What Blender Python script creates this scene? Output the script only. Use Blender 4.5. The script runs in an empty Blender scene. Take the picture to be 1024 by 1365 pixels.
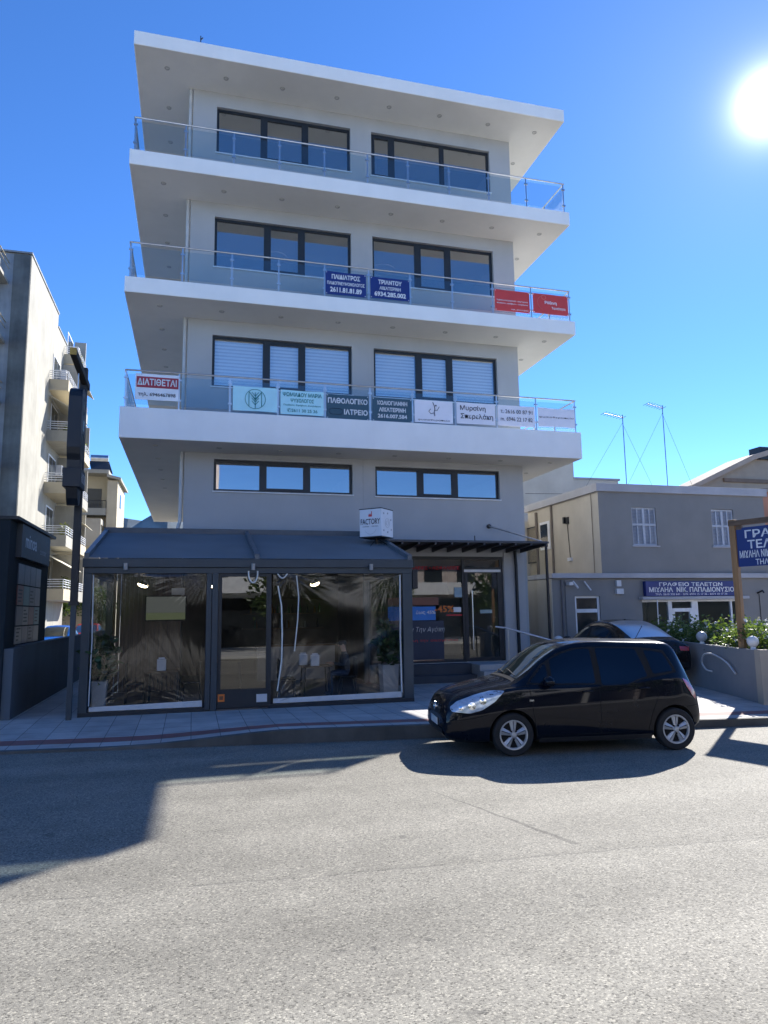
import bpy, bmesh, math, random
from mathutils import Vector, Matrix
random.seed(7)
R = math.radians
sc = bpy.context.scene
COL = sc.collection
# ------------------------------------------------------------------ camera, sky, sun, exposure
cam_d = bpy.data.cameras.new('camera'); cam_o = bpy.data.objects.new('camera', cam_d); COL.objects.link(cam_o)
_R = Vector((0.96602403, -0.2580801, -0.01386452)); _U = Vector((-0.02249908, -0.13741508, 0.99025799)); _F = Vector((0.25747108, 0.95630108, 0.13855283))
CAM = Vector((1.9566, -19.1916, 2.15))
cam_o.matrix_world = Matrix(((_R.x, _U.x, -_F.x, CAM.x), (_R.y, _U.y, -_F.y, CAM.y), (_R.z, _U.z, -_F.z, CAM.z), (0, 0, 0, 1)))
cam_d.sensor_fit = 'VERTICAL'; cam_d.sensor_height = 36.0; cam_d.lens = 947.28 / 1365 * 36
cam_d.clip_start = 0.05; cam_d.clip_end = 12000
sc.camera = cam_o
SUN_EL, SUN_AZ = R(33.4), R(46.2)          # azimuth measured from +Y towards +X
SUN = Vector((math.sin(SUN_AZ) * math.cos(SUN_EL), math.cos(SUN_AZ) * math.cos(SUN_EL), math.sin(SUN_EL)))
world = bpy.data.worlds.new('World'); sc.world = world; world.use_nodes = True
wn = world.node_tree; wn.nodes.clear()
w_out = wn.nodes.new('ShaderNodeOutputWorld'); w_bg = wn.nodes.new('ShaderNodeBackground'); w_sky = wn.nodes.new('ShaderNodeTexSky')
w_sky.sky_type = 'NISHITA'; w_sky.sun_disc = False; w_sky.sun_elevation = SUN_EL; w_sky.sun_rotation = SUN_AZ
w_sky.altitude = 10; w_sky.air_density = 0.6; w_sky.dust_density = 0.0; w_sky.ozone_density = 5.0
w_bg.inputs['Strength'].default_value = 0.106
w_hs = wn.nodes.new('ShaderNodeHueSaturation'); w_hs.inputs['Saturation'].default_value = 1.145; w_hs.inputs['Hue'].default_value = 0.505
wn.links.new(w_sky.outputs[0], w_hs.inputs['Color']); wn.links.new(w_hs.outputs[0], w_bg.inputs['Color'])
# the sun's aureole: forward-scattered light round the sun's own direction
w_geo = wn.nodes.new('ShaderNodeNewGeometry')
w_dot = wn.nodes.new('ShaderNodeVectorMath'); w_dot.operation = 'DOT_PRODUCT'; w_dot.inputs[1].default_value = -SUN
wn.links.new(w_geo.outputs['Incoming'], w_dot.inputs[0])
w_ac = wn.nodes.new('ShaderNodeMath'); w_ac.operation = 'ARCCOSINE'; wn.links.new(w_dot.outputs['Value'], w_ac.inputs[0])
def w_exp(width, amp):
    a = wn.nodes.new('ShaderNodeMath'); a.operation = 'MULTIPLY'; a.inputs[1].default_value = -1.0 / width; wn.links.new(w_ac.outputs[0], a.inputs[0])
    b = wn.nodes.new('ShaderNodeMath'); b.operation = 'EXPONENT'; wn.links.new(a.outputs[0], b.inputs[0])
    c = wn.nodes.new('ShaderNodeMath'); c.operation = 'MULTIPLY'; c.inputs[1].default_value = amp; wn.links.new(b.outputs[0], c.inputs[0])
    return c
w_a, w_b = w_exp(0.0125, 3.6), w_exp(0.15, 0.085)
w_s = wn.nodes.new('ShaderNodeMath'); w_s.operation = 'ADD'; wn.links.new(w_a.outputs[0], w_s.inputs[0]); wn.links.new(w_b.outputs[0], w_s.inputs[1])
w_au = wn.nodes.new('ShaderNodeBackground'); w_au.inputs['Color'].default_value = (1.0, 0.97, 0.95, 1); wn.links.new(w_s.outputs[0], w_au.inputs['Strength'])
w_add = wn.nodes.new('ShaderNodeAddShader'); wn.links.new(w_bg.outputs[0], w_add.inputs[0]); wn.links.new(w_au.outputs[0], w_add.inputs[1])
wn.links.new(w_add.outputs[0], w_out.inputs[0])
sun_d = bpy.data.lights.new('sun', 'SUN'); sun_d.energy = 3.9; sun_d.angle = R(0.55); sun_d.color = (1.0, 0.955, 0.89)
sun_o = bpy.data.objects.new('sun', sun_d); COL.objects.link(sun_o)
sun_o.rotation_euler = (-SUN).to_track_quat('-Z', 'Y').to_euler(); sun_o.location = (30, 30, 40)
sc.view_settings.view_transform = 'Standard'; sc.view_settings.look = 'None'; sc.view_settings.exposure = 1.55; sc.view_settings.gamma = 1.0
sc.view_settings.use_curve_mapping = False
sc.cycles.max_bounces = 8; sc.cycles.transparent_max_bounces = 16; sc.cycles.diffuse_bounces = 4; sc.cycles.glossy_bounces = 4
sc.cycles.caustics_reflective = False; sc.cycles.caustics_refractive = False

# ------------------------------------------------------------------ materials
_M = {}
class NT:
    def __init__(s, name):
        s.m = bpy.data.materials.new(name); s.m.use_nodes = True; s.t = s.m.node_tree; s.t.nodes.clear()
        s.out = s.t.nodes.new('ShaderNodeOutputMaterial'); s._oc = None
    def n(s, typ, **kw):
        nd = s.t.nodes.new(typ)
        for k, v in kw.items():
            if k in nd.inputs.keys(): nd.inputs[k].default_value = v
            else: setattr(nd, k, v)
        return nd
    def l(s, a, b): s.t.links.new(a, b)
    def oc(s):
        if s._oc is None: s._oc = s.n('ShaderNodeTexCoord').outputs['Object']
        return s._oc
    def noise(s, scale, detail=4, rough=0.55, vec=None, stretch=None):
        v = vec or s.oc()
        if stretch:
            mp = s.n('ShaderNodeMapping'); mp.inputs['Scale'].default_value = stretch; s.l(v, mp.inputs[0]); v = mp.outputs[0]
        nd = s.n('ShaderNodeTexNoise'); nd.inputs['Scale'].default_value = scale; nd.inputs['Detail'].default_value = detail; nd.inputs['Roughness'].default_value = rough
        s.l(v, nd.inputs['Vector']); return nd.outputs['Fac']
    def ramp(s, fac, pts):
        r = s.n('ShaderNodeValToRGB'); e = r.color_ramp.elements
        while len(e) < len(pts): e.new(0.5)
        for el, (p, c) in zip(e, pts): el.position = p; el.color = (c[0], c[1], c[2], 1)
        s.l(fac, r.inputs[0]); return r.outputs[0]
    def math(s, op, a, b=None, c=None):
        nd = s.n('ShaderNodeMath', operation=op)
        for i, v in enumerate((a, b, c)):
            if v is None: continue
            if isinstance(v, (int, float)): nd.inputs[i].default_value = v
            else: s.l(v, nd.inputs[i])
        return nd.outputs[0]
    def mix(s, fac, a, b, mode='MIX'):
        nd = s.n('ShaderNodeMix', data_type='RGBA', blend_type=mode)
        for i, v in ((0, fac), (6, a), (7, b)):
            if isinstance(v, (int, float)): nd.inputs[i].default_value = v
            elif isinstance(v, tuple): nd.inputs[i].default_value = (v[0], v[1], v[2], 1)
            else: s.l(v, nd.inputs[i])
        return nd.outputs[2]
    def bsdf(s, **kw):
        b = s.n('ShaderNodeBsdfPrincipled')
        for k, v in kw.items():
            k = k.replace('_', ' ')
            if isinstance(v, (int, float)): b.inputs[k].default_value = v
            elif isinstance(v, tuple): b.inputs[k].default_value = (v[0], v[1], v[2], 1) if len(v) == 3 else v
            else: s.l(v, b.inputs[k])
        s.l(b.outputs[0], s.out.inputs[0]); return b
    def bump(s, b, h, strength=0.3, dist=0.01):
        nd = s.n('ShaderNodeBump'); nd.inputs['Strength'].default_value = strength; nd.inputs['Distance'].default_value = dist
        s.l(h, nd.inputs['Height']); s.l(nd.outputs[0], b.inputs['Normal'])
def sc3(c, k): return tuple(min(1, x * k) for x in c)
def plain(name, col, rough=0.6, metal=0.0, var=0.12, scale=3.0, coat=0.0, bump=0.0, bscale=60, spec=0.5):
    """paint, plaster, metal...: colour with faint uneven tone and an uneven gloss"""
    if name in _M: return _M[name]
    t = NT(name); f = t.noise(scale, 5)
    c = t.ramp(f, [(0.3, sc3(col, 1 - var)), (0.7, sc3(col, 1 + var))])
    rr = t.math('MULTIPLY_ADD', t.noise(scale * 4, 3), 0.16, rough - 0.08)
    b = t.bsdf(Base_Color=c, Roughness=rr, Metallic=metal, Coat_Weight=coat, Coat_Roughness=0.04, Specular_IOR_Level=spec)
    if bump: t.bump(b, t.noise(bscale, 3), bump, 0.004)
    _M[name] = t.m; return t.m
def plaster(name, col, stain=0.16, streak=0.5):
    if name in _M: return _M[name]
    t = NT(name); f = t.noise(0.7, 6, 0.6); g = t.noise(2.2, 5, 0.6, stretch=(1.0, 1.0, 0.12))
    c = t.ramp(f, [(0.3, sc3(col, 1 - stain)), (0.7, sc3(col, 1 + stain * 0.5))])
    k = t.ramp(g, [(0.35, (1, 1, 1)), (0.75, (1 - stain * streak,) * 3)])
    c = t.mix(1.0, c, k, 'MULTIPLY')
    b = t.bsdf(Base_Color=c, Roughness=0.85, Specular_IOR_Level=0.25); t.bump(b, t.noise(140, 3), 0.25, 0.003)
    _M[name] = t.m; return t.m
def glass(name, tint=(0.8, 0.87, 0.88), base=0.10, rough=0.0, wav=0.0, wscale=2.0, power=5.0, top=0.85, refl=(1, 1, 1)):
    """window glass: lets the eye through and mirrors more towards grazing angles"""
    if name in _M: return _M[name]
    t = NT(name); tr = t.n('ShaderNodeBsdfTransparent'); tr.inputs[0].default_value = (*tint, 1)
    gl = t.n('ShaderNodeBsdfGlossy'); gl.inputs['Roughness'].default_value = rough; gl.inputs['Color'].default_value = (*refl, 1)
    lw = t.n('ShaderNodeLayerWeight'); lw.inputs['Blend'].default_value = 0.5
    f = t.math('MULTIPLY_ADD', t.math('POWER', lw.outputs['Facing'], power), top, base)
    mx = t.n('ShaderNodeMixShader'); t.l(f, mx.inputs[0]); t.l(tr.outputs[0], mx.inputs[1]); t.l(gl.outputs[0], mx.inputs[2]); t.l(mx.outputs[0], t.out.inputs[0])
    if wav:
        bp = t.n('ShaderNodeBump'); bp.inputs['Strength'].default_value = wav; bp.inputs['Distance'].default_value = 0.02
        t.l(t.noise(wscale, 2), bp.inputs['Height']); t.l(bp.outputs[0], gl.inputs['Normal'])
    _M[name] = t.m; return t.m
def emit(name, col, strength):
    if name in _M: return _M[name]
    t = NT(name); e = t.n('ShaderNodeEmission'); e.inputs[0].default_value = (*col, 1); e.inputs[1].default_value = strength; t.l(e.outputs[0], t.out.inputs[0])
    _M[name] = t.m; return t.m
def wood(name, col, axis=2, rough=0.6):
    if name in _M: return _M[name]
    t = NT(name); st = [14.0, 14.0, 14.0]; st[axis] = 0.9
    f = t.noise(1.0, 6, 0.65, stretch=tuple(st)); c = t.ramp(f, [(0.3, sc3(col, 0.62)), (0.55, col), (0.75, sc3(col, 1.25))])
    b = t.bsdf(Base_Color=c, Roughness=rough); t.bump(b, f, 0.2, 0.003)
    _M[name] = t.m; return t.m
def leafy(name, a, b_, trans=0.35):
    if name in _M: return _M[name]
    t = NT(name); oi = t.n('ShaderNodeNewGeometry'); f = t.noise(5.0, 3)
    f2 = t.math('MULTIPLY_ADD', oi.outputs['Random Per Island'], 0.6, t.math('MULTIPLY', f, 0.5))
    c = t.ramp(f2, [(0.15, a), (0.8, b_)])
    d = t.n('ShaderNodeBsdfDiffuse'); t.l(c, d.inputs[0]); tl = t.n('ShaderNodeBsdfTranslucent'); t.l(t.mix(1.0, c, (1.5, 1.5, 0.7), 'MULTIPLY'), tl.inputs[0])
    g = t.n('ShaderNodeBsdfGlossy'); g.inputs['Roughness'].default_value = 0.35
    m1 = t.n('ShaderNodeMixShader'); m1.inputs[0].default_value = trans; t.l(d.outputs[0], m1.inputs[1]); t.l(tl.outputs[0], m1.inputs[2])
    m2 = t.n('ShaderNodeMixShader'); m2.inputs[0].default_value = 0.06; t.l(m1.outputs[0], m2.inputs[1]); t.l(g.outputs[0], m2.inputs[2]); t.l(m2.outputs[0], t.out.inputs[0])
    _M[name] = t.m; return t.m

# ------------------------------------------------------------------ mesh builder
class MB:
    def __init__(s): s.v = []; s.f = []; s.uv = {}
    def add(s, vs, fs):
        o = len(s.v); s.v += [Vector(v) for v in vs]; s.f += [tuple(i + o for i in f) for f in fs]; return s
    def quad(s, a, b, c, d): return s.add([a, b, c, d], [(0, 1, 2, 3)])
    def box(s, x0, x1, y0, y1, z0, z1):
        return s.add([(x0, y0, z0), (x1, y0, z0), (x1, y1, z0), (x0, y1, z0), (x0, y0, z1), (x1, y0, z1), (x1, y1, z1), (x0, y1, z1)],
                     [(0, 3, 2, 1), (4, 5, 6, 7), (0, 1, 5, 4), (1, 2, 6, 5), (2, 3, 7, 6), (3, 0, 4, 7)])
    def xbox(s, M, x0, x1, y0, y1, z0, z1):
        t = MB().box(x0, x1, y0, y1, z0, z1); return s.add([M @ v for v in t.v], t.f)
    def merge(s, o, M=None): return s.add([(M @ v) if M else v for v in o.v], o.f)
    def tube(s, pts, r, seg=8, cap=True, r1=None):
        pts = [Vector(p) for p in pts]; n = len(pts); rings = []; up = None
        for i, p in enumerate(pts):
            d = (pts[min(i + 1, n - 1)] - pts[max(i - 1, 0)]).normalized()
            if up is None: up = d.orthogonal().normalized()
            up = (up - d * up.dot(d)); up = up.normalized() if up.length > 1e-6 else d.orthogonal().normalized()
            w = d.cross(up); rr = r if r1 is None else r + (r1 - r) * i / (n - 1)
            rings.append([p + (up * math.cos(2 * math.pi * k / seg) + w * math.sin(2 * math.pi * k / seg)) * rr for k in range(seg)])
        vs = [v for g in rings for v in g]; fs = []
        for i in range(n - 1):
            for k in range(seg):
                a, b = i * seg + k, i * seg + (k + 1) % seg; fs.append((a, b, b + seg, a + seg))
        if cap: fs += [tuple(reversed(range(seg))), tuple(range((n - 1) * seg, n * seg))]
        return s.add(vs, fs)
    def lathe(s, prof, M=None, seg=24, cap=True):
        """prof: (r, h) pairs turned about local z"""
        vs = []; fs = []; n = len(prof)
        for k in range(seg):
            a = 2 * math.pi * k / seg
            for r, h in prof: vs.append(Vector((r * math.cos(a), r * math.sin(a), h)))
        for k in range(seg):
            k2 = (k + 1) % seg
            for i in range(n - 1): fs.append((k * n + i, k2 * n + i, k2 * n + i + 1, k * n + i + 1))
        if cap and prof[0][0] > 1e-6: fs.append(tuple(k * n for k in reversed(range(seg))))
        if cap and prof[-1][0] > 1e-6: fs.append(tuple(k * n + n - 1 for k in range(seg)))
        return s.add([(M @ v) if M else v for v in vs], fs)
    def ball(s, c, r, seg=16, sq=(1, 1, 1)):
        prof = [(max(1e-7, r * math.sin(math.pi * i / 10)), -r * math.cos(math.pi * i / 10)) for i in range(11)]
        return s.lathe(prof, Matrix.Translation(Vector(c)) @ Matrix.Diagonal((*sq, 1)), seg)
    def prism(s, poly, axis, h0, h1):
        """poly: 2-D outline; axis 0: (y,z) along x, 1: (x,z) along y, 2: (x,y) along z"""
        def P(a, b, h): return ((h, a, b), (a, h, b), (a, b, h))[axis]
        n = len(poly); vs = [P(a, b, h0) for a, b in poly] + [P(a, b, h1) for a, b in poly]
        fs = [tuple(reversed(range(n))), tuple(range(n, 2 * n))] + [(i, (i + 1) % n, (i + 1) % n + n, i + n) for i in range(n)]
        return s.add(vs, fs)
    def mesh(s, name, smooth=False, uvfn=None, recalc=True, angle=None):
        me = bpy.data.meshes.new(name); me.from_pydata([tuple(v) for v in s.v], [], s.f); me.update()
        if recalc:
            bm = bmesh.new(); bm.from_mesh(me); bmesh.ops.recalc_face_normals(bm, faces=bm.faces); bm.to_mesh(me); bm.free()
        if uvfn:
            ul = me.uv_layers.new(name='UVMap')
            for lp in me.loops: ul.data[lp.index].uv = uvfn(me.vertices[lp.vertex_index].co)
        if smooth or angle:
            for p in me.polygons: p.use_smooth = True
            if angle: me.set_sharp_from_angle(angle=R(angle))
        return me
WL = {}
def wloc(o): return WL.get(o.name, Vector((0, 0, 0)))
def tag(o, label=None, cat=None, group=None, kind=None):
    for k, v in (('label', label), ('category', cat), ('group', group), ('kind', kind)):
        if v: o[k] = v
    return o
def thing(name, label, cat, loc=(0, 0, 0), rz=0.0, group=None):
    o = bpy.data.objects.new(name, None); COL.objects.link(o); o.location = loc; o.rotation_euler.z = rz; o.empty_display_size = 0.3
    WL[o.name] = Vector(loc); return tag(o, label, cat, group)
def part(name, mb, mat, parent=None, local=False, smooth=False, angle=None, uvfn=None, bevel=0.0, recalc=True, label=None):
    """links mb as ONE mesh object; mb is in world coordinates unless local"""
    if parent is not None and not local:
        L = wloc(parent); mb = MB().merge(mb, Matrix.Translation(-L))
    me = mb.mesh(name, smooth, uvfn, recalc, angle) if isinstance(mb, MB) else mb
    me.materials.append(mat); o = bpy.data.objects.new(name, me); COL.objects.link(o)
    if parent is not None: o.parent = parent; WL[o.name] = wloc(parent)
    if bevel:
        b = o.modifiers.new('bevel', 'BEVEL'); b.width = bevel; b.segments = 2; b.limit_method = 'ANGLE'; b.angle_limit = R(40)
    if label: o['label'] = label
    return o
def solid(name, mb, mat, label, cat, group=None, **kw):
    """a thing that is one mesh, its origin at its base"""
    lo = [min(v[i] for v in mb.v) for i in range(3)]; hi = [max(v[i] for v in mb.v) for i in range(3)]
    L = Vector(((lo[0] + hi[0]) / 2, (lo[1] + hi[1]) / 2, lo[2])); mb = MB().merge(mb, Matrix.Translation(-L))
    o = part(name, mb, mat, None, True, **kw); o.location = L; WL[o.name] = L; return tag(o, label, cat, group)
def structure(name, mb, mat, **kw): return tag(part(name, mb, mat, None, True, **kw), kind='structure')
def dup(o, parent=None):
    c = o.copy(); COL.objects.link(c); WL[c.name] = wloc(o)
    if parent is not None: c.parent = parent
    for ch in list(o.children): dup(ch, c)
    return c
# lettering is laid out once, at the end, then turned into meshes
_TXT = []
def text(body, parent, mat, centre, xdir, width, height, bold=0.0, depth=0.004, up=(0, 0, 1), align='C', name='lettering', shear=0.0):
    """letters of the given full size on a surface: centre in world coordinates, xdir the reading direction"""
    cu = bpy.data.curves.new(name, 'FONT'); cu.body = body; cu.align_x = 'CENTER' if align == 'C' else 'LEFT'; cu.resolution_u = 3; cu.offset = bold; cu.shear = shear
    o = bpy.data.objects.new(name, cu); COL.objects.link(o)
    _TXT.append((o, parent, mat, Vector(centre), Vector(xdir).normalized(), width, height, depth, Vector(up).normalized(), name))
def flush_text():
    bpy.context.view_layer.update(); dg = bpy.context.evaluated_depsgraph_get(); out = []
    for it in _TXT: out.append(bpy.data.meshes.new_from_object(it[0].evaluated_get(dg)))
    for (o, parent, mat, c, xd, w, h, dep, up, name), me in zip(_TXT, out):
        bpy.data.objects.remove(o); me.name = name
        if not me.vertices: continue
        xs = [v.co.x for v in me.vertices]; ys = [v.co.y for v in me.vertices]
        cx, cy = (min(xs) + max(xs)) / 2, (min(ys) + max(ys)) / 2; sx = w / max(1e-6, max(xs) - min(xs)); sy = (h / max(1e-6, max(ys) - min(ys)))
        nrm = xd.cross(up); L = wloc(parent) if parent is not None else Vector()
        for v in me.vertices: v.co = c - L + xd * (v.co.x - cx) * sx + up * (v.co.y - cy) * sy + nrm * dep
        me.materials.clear(); me.materials.append(mat); me.update()
        ob = bpy.data.objects.new(name, me); COL.objects.link(ob); ob.parent = parent
def lerp(tab, x):
    """smooth (Catmull-Rom) reading of a table of (x, value)"""
    if x <= tab[0][0]: return tab[0][1]
    if x >= tab[-1][0]: return tab[-1][1]
    for i in range(len(tab) - 1):
        if tab[i][0] <= x <= tab[i + 1][0]:
            x0, y0 = tab[i]; x1, y1 = tab[i + 1]; t = (x - x0) / (x1 - x0)
            def sl(j):
                a, b = tab[max(j - 1, 0)], tab[min(j + 1, len(tab) - 1)]
                return (b[1] - a[1]) / (b[0] - a[0])
            m0, m1, h = sl(i), sl(i + 1), x1 - x0
            d = (y1 - y0) / h                      # keep it monotone
            if abs(d) < 1e-9: m0 = m1 = 0
            else:
                m0 = max(-3 * abs(d), min(3 * abs(d), m0)); m1 = max(-3 * abs(d), min(3 * abs(d), m1))
            return (2*t**3 - 3*t*t + 1)*y0 + (t**3 - 2*t*t + t)*h*m0 + (-2*t**3 + 3*t*t)*y1 + (t**3 - t*t)*h*m1

MAT_WALL = plaster('grey_render', (0.43, 0.435, 0.44), 0.08)
MAT_SLAB = plaster('white_render', (0.88, 0.875, 0.85), 0.06)
MAT_ALU = plain('anthracite_aluminium', (0.012, 0.017, 0.024), 0.45)
MAT_STEEL = plain('brushed_steel', (0.55, 0.56, 0.57), 0.32, 1.0)
MAT_WHITE = plain('white_paint', (0.72, 0.73, 0.74), 0.5)
MAT_BLACK = plain('black_paint', (0.006, 0.008, 0.011), 0.5)
MAT_PANE = glass('window_glass', (0.90, 0.94, 0.94), 0.36, 0.0, 0.03, 0.8)
MAT_SHOPGLASS = glass('shop_glass', (0.75, 0.82, 0.82), 0.09)
MAT_CLEAR = glass('balustrade_glass', (0.86, 0.91, 0.92), 0.045)
# ------------------------------------------------------------------ ground, road, pavement
def asphalt():
    t = NT('asphalt'); co = t.oc(); sp = t.n('ShaderNodeSeparateXYZ'); t.l(co, sp.inputs[0]); X, Y = sp.outputs[0], sp.outputs[1]
    big = t.noise(0.22, 5, 0.6); mid = t.noise(1.6, 5, 0.6)
    base = t.ramp(t.math('MULTIPLY_ADD', mid, 0.45, t.math('MULTIPLY', big, 0.55)), [(0.30, (0.162, 0.153, 0.130)), (0.5, (0.212, 0.201, 0.171)), (0.70, (0.254, 0.240, 0.205))])
    # wheel tracks run along the road
    tr = t.math('MULTIPLY_ADD', X, 0.131, Y); wv = t.noise(1.0, 3, 0.5, stretch=(0.05, 0.9, 1.0)); base = t.mix(1.0, base, t.ramp(wv, [(0.33, (0.83, 0.83, 0.83)), (0.67, (1.10, 1.10, 1.10))]), 'MULTIPLY')
    # an older, lighter surface beyond a wavy seam near the middle of the road
    wob = t.math('MULTIPLY_ADD', t.noise(0.9, 4), 0.22, -0.11); s1 = t.math('ADD', t.math('MULTIPLY_ADD', X, 0.065, t.math('ADD', Y, 12.63)), wob)
    lower = t.math('LESS_THAN', s1, 0.0); base = t.mix(t.math('MULTIPLY', lower, 1.0), base, t.mix(1.0, base, (1.13, 1.13, 1.13), 'MULTIPLY'))
    seam = t.math('LESS_THAN', t.math('ABSOLUTE', s1), 0.016); seam = t.math('MULTIPLY', seam, t.math('GREATER_THAN', t.noise(1.3, 3), 0.44))
    base = t.mix(t.math('MULTIPLY', seam, 0.30), base, (0.05, 0.05, 0.05))
    # a long crack that widens towards the old trench
    ck = t.math('ADD', t.math('MULTIPLY_ADD', Y, 0.285, t.math('MULTIPLY', X, 1.0)), t.math('MULTIPLY_ADD', t.noise(3.0, 4), 0.10, -1.93 - 0.05))
    inr = t.math('MULTIPLY', t.math('LESS_THAN', Y, -10.2), t.math('GREATER_THAN', Y, -12.75)); wid = t.math('MULTIPLY_ADD', t.math('ADD', Y, 10.2), -0.012, 0.004)
    crack = t.math('MULTIPLY', inr, t.math('LESS_THAN', t.math('ABSOLUTE', ck), wid)); base = t.mix(t.math('MULTIPLY', crack, 0.55), base, (0.05, 0.048, 0.045))
    # aggregate
    vo = t.n('ShaderNodeTexVoronoi'); vo.inputs['Scale'].default_value = 88; t.l(co, vo.inputs['Vector']); vs = t.n('ShaderNodeSeparateColor'); t.l(vo.outputs['Color'], vs.inputs[0])
    ag = t.ramp(vs.outputs[0], [(0.0, (0.36, 0.36, 0.36)), (0.22, (0.88, 0.88, 0.88)), (0.8, (1.05, 1.05, 1.04)), (1.0, (1.70, 1.68, 1.62))])
    fine = t.ramp(t.noise(38, 4, 0.7), [(0.3, (0.86, 0.86, 0.86)), (0.7, (1.13, 1.13, 1.12))])
    base = t.mix(1.0, t.mix(1.0, base, ag, 'MULTIPLY'), fine, 'MULTIPLY')
    spots = t.math('GREATER_THAN', t.noise(2.7, 2), 0.735); base = t.mix(t.math('MULTIPLY', spots, 0.35), base, (0.04, 0.04, 0.04))
    b = t.bsdf(Base_Color=base, Roughness=t.math('MULTIPLY_ADD', vs.outputs[1], 0.20, 0.74), Specular_IOR_Level=0.25)
    h = t.math('MULTIPLY_ADD', vo.outputs['Distance'], -1.0, t.math('MULTIPLY', t.noise(30, 3), 0.8)); t.bump(b, h, 0.24, 0.008)
    return t.m
MAT_ROAD = asphalt()
g = MB()                                                 # fine cells near the camera are not needed: one sheet, reaching the horizon
xs = [-6000, -200, -40, 60, 300, 6000]; ys = [-6000, -200, -40, 60, 300, 6000]
for i in range(5):
    for j in range(5): g.quad((xs[i], ys[j], -.075), (xs[i+1], ys[j], -.075), (xs[i+1], ys[j+1], -.075), (xs[i], ys[j+1], -.075))
structure('road', g, MAT_ROAD)
KS = -0.131
def kerb_y(x): return -6.20 + KS * (x - 0.77)
def kerb_z(x): return lerp([(-60, -0.035), (0.2, -0.035), (1.4, -0.01), (3.6, 0.15), (6, 0.15), (9.5, 0.09), (12, 0.06), (70, 0.06)], x)
KX = [-60, -20, -8, -4] + [-2 + 0.5 * i for i in range(45)] + [21, 25, 40, 70]
def tiles():
    t = NT('paving_slabs'); uv = t.n('ShaderNodeTexCoord').outputs['UV']; sp = t.n('ShaderNodeSeparateXYZ'); t.l(uv, sp.inputs[0]); U, V = sp.outputs[0], sp.outputs[1]
    def joint(c, step, w):
        f = t.math('FRACT', t.math('DIVIDE', c, step)); d = t.math('MINIMUM', f, t.math('SUBTRACT', 1.0, f)); return t.math('LESS_THAN', d, w / step)
    j = t.math('MAXIMUM', joint(U, 0.5, 0.007), joint(V, 0.5, 0.007))
    cell = t.n('ShaderNodeTexWhiteNoise'); cb = t.n('ShaderNodeCombineXYZ'); t.l(t.math('FLOOR', t.math('DIVIDE', U, 0.5)), cb.inputs[0]); t.l(t.math('FLOOR', t.math('DIVIDE', V, 0.5)), cb.inputs[1]); t.l(cb.outputs[0], cell.inputs['Vector'])
    base = t.ramp(cell.outputs['Value'], [(0, (0.38, 0.37, 0.355)), (1, (0.46, 0.45, 0.43))])
    red = t.math('MULTIPLY', t.math('GREATER_THAN', V, 0.5), t.math('LESS_THAN', V, 0.9)); base = t.mix(red, base, (0.24, 0.105, 0.095))
    base = t.mix(1.0, base, t.ramp(t.noise(1.3, 6, 0.65), [(0.3, (0.72, 0.72, 0.72)), (0.7, (1.1, 1.1, 1.1))]), 'MULTIPLY')
    base = t.mix(t.math('MULTIPLY', j, 0.75), base, (0.07, 0.068, 0.065))
    b = t.bsdf(Base_Color=base, Roughness=0.8); t.bump(b, t.math('MULTIPLY_ADD', j, -1.0, t.math('MULTIPLY', t.noise(80, 3), 0.25)), 0.4, 0.01)
    return t.m
MAT_TILE = tiles()
def puv(co): return (co.x * 1.0085, co.y - kerb_y(co.x))
pv = MB(); rows = [(0.16, None), (1.2, None), (3.0, 0.085), (4.4, 0.085), (16.0, 0.085)]
for a, b in zip(KX[:-1], KX[1:]):
    for (v0, z0), (v1, z1) in zip(rows[:-1], rows[1:]):
        def zz(x, v, z): return z if z is not None else kerb_z(x) + (0.085 - kerb_z(x)) * (v - 0.16) / 2.84
        pv.quad((a, kerb_y(a) + v0, zz(a, v0, z0)), (b, kerb_y(b) + v0, zz(b, v0, z0)), (b, kerb_y(b) + v1, zz(b, v1, z1)), (a, kerb_y(a) + v1, zz(a, v1, z1)))
structure('pavement', pv, MAT_TILE, uvfn=puv)
kb = MB()
for a, b in zip(KX[:-1], KX[1:]):
    za, zb = kerb_z(a) + 0.003, kerb_z(b) + 0.003; ya, yb = kerb_y(a), kerb_y(b)
    kb.add([(a, ya, -0.2), (b, yb, -0.2), (b, yb + 0.16, -0.2), (a, ya + 0.16, -0.2), (a, ya + 0.015, za), (b, yb + 0.015, zb), (b, yb + 0.16, zb), (a, ya + 0.16, za)], [(4, 5, 6, 7), (0, 1, 5, 4), (2, 3, 7, 6)])
structure('far_pavement', MB().box(-60, 70, -60, -23.5, -.2, .05), plaster('far_paving', (.50, .49, .46), .12))
structure('kerb', kb, plaster('kerb_concrete', (0.13, 0.128, 0.12), 0.4))
MAT_CONC = plaster('yard_concrete', (0.34, 0.325, 0.30), 0.2)
structure('yard', MB().box(8.0, 60, 0.45, 60, 0.0, 0.097), MAT_CONC)
# far mountain ridge
hm = MB(); hp = [(-1600, 60), (-900, 250), (-520, 320), (-330, 372), (-216, 398), (-150, 408), (-60, 400), (120, 330), (420, 250), (900, 180), (1500, 40)]
n = 60; rows_ = []
for j in range(7):
    k = j / 6
    rows_.append([(-1600 + 3100 * i / n, 3000 + 900 * (k - 0.5), max(0, lerp(hp, -1600 + 3100 * i / n) * (1 - abs(k - 0.5) * 2) * (1 + 0.05 * math.sin(i * 1.7 + j)))) for i in range(n + 1)])
for j in range(6):
    for i in range(n): hm.quad(rows_[j][i], rows_[j][i+1], rows_[j+1][i+1], rows_[j+1][i])
structure('mountain', hm, plain('mountain_scrub', (0.16, 0.19, 0.20), 0.95, 0, 0.3, 0.01), smooth=True)

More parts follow.
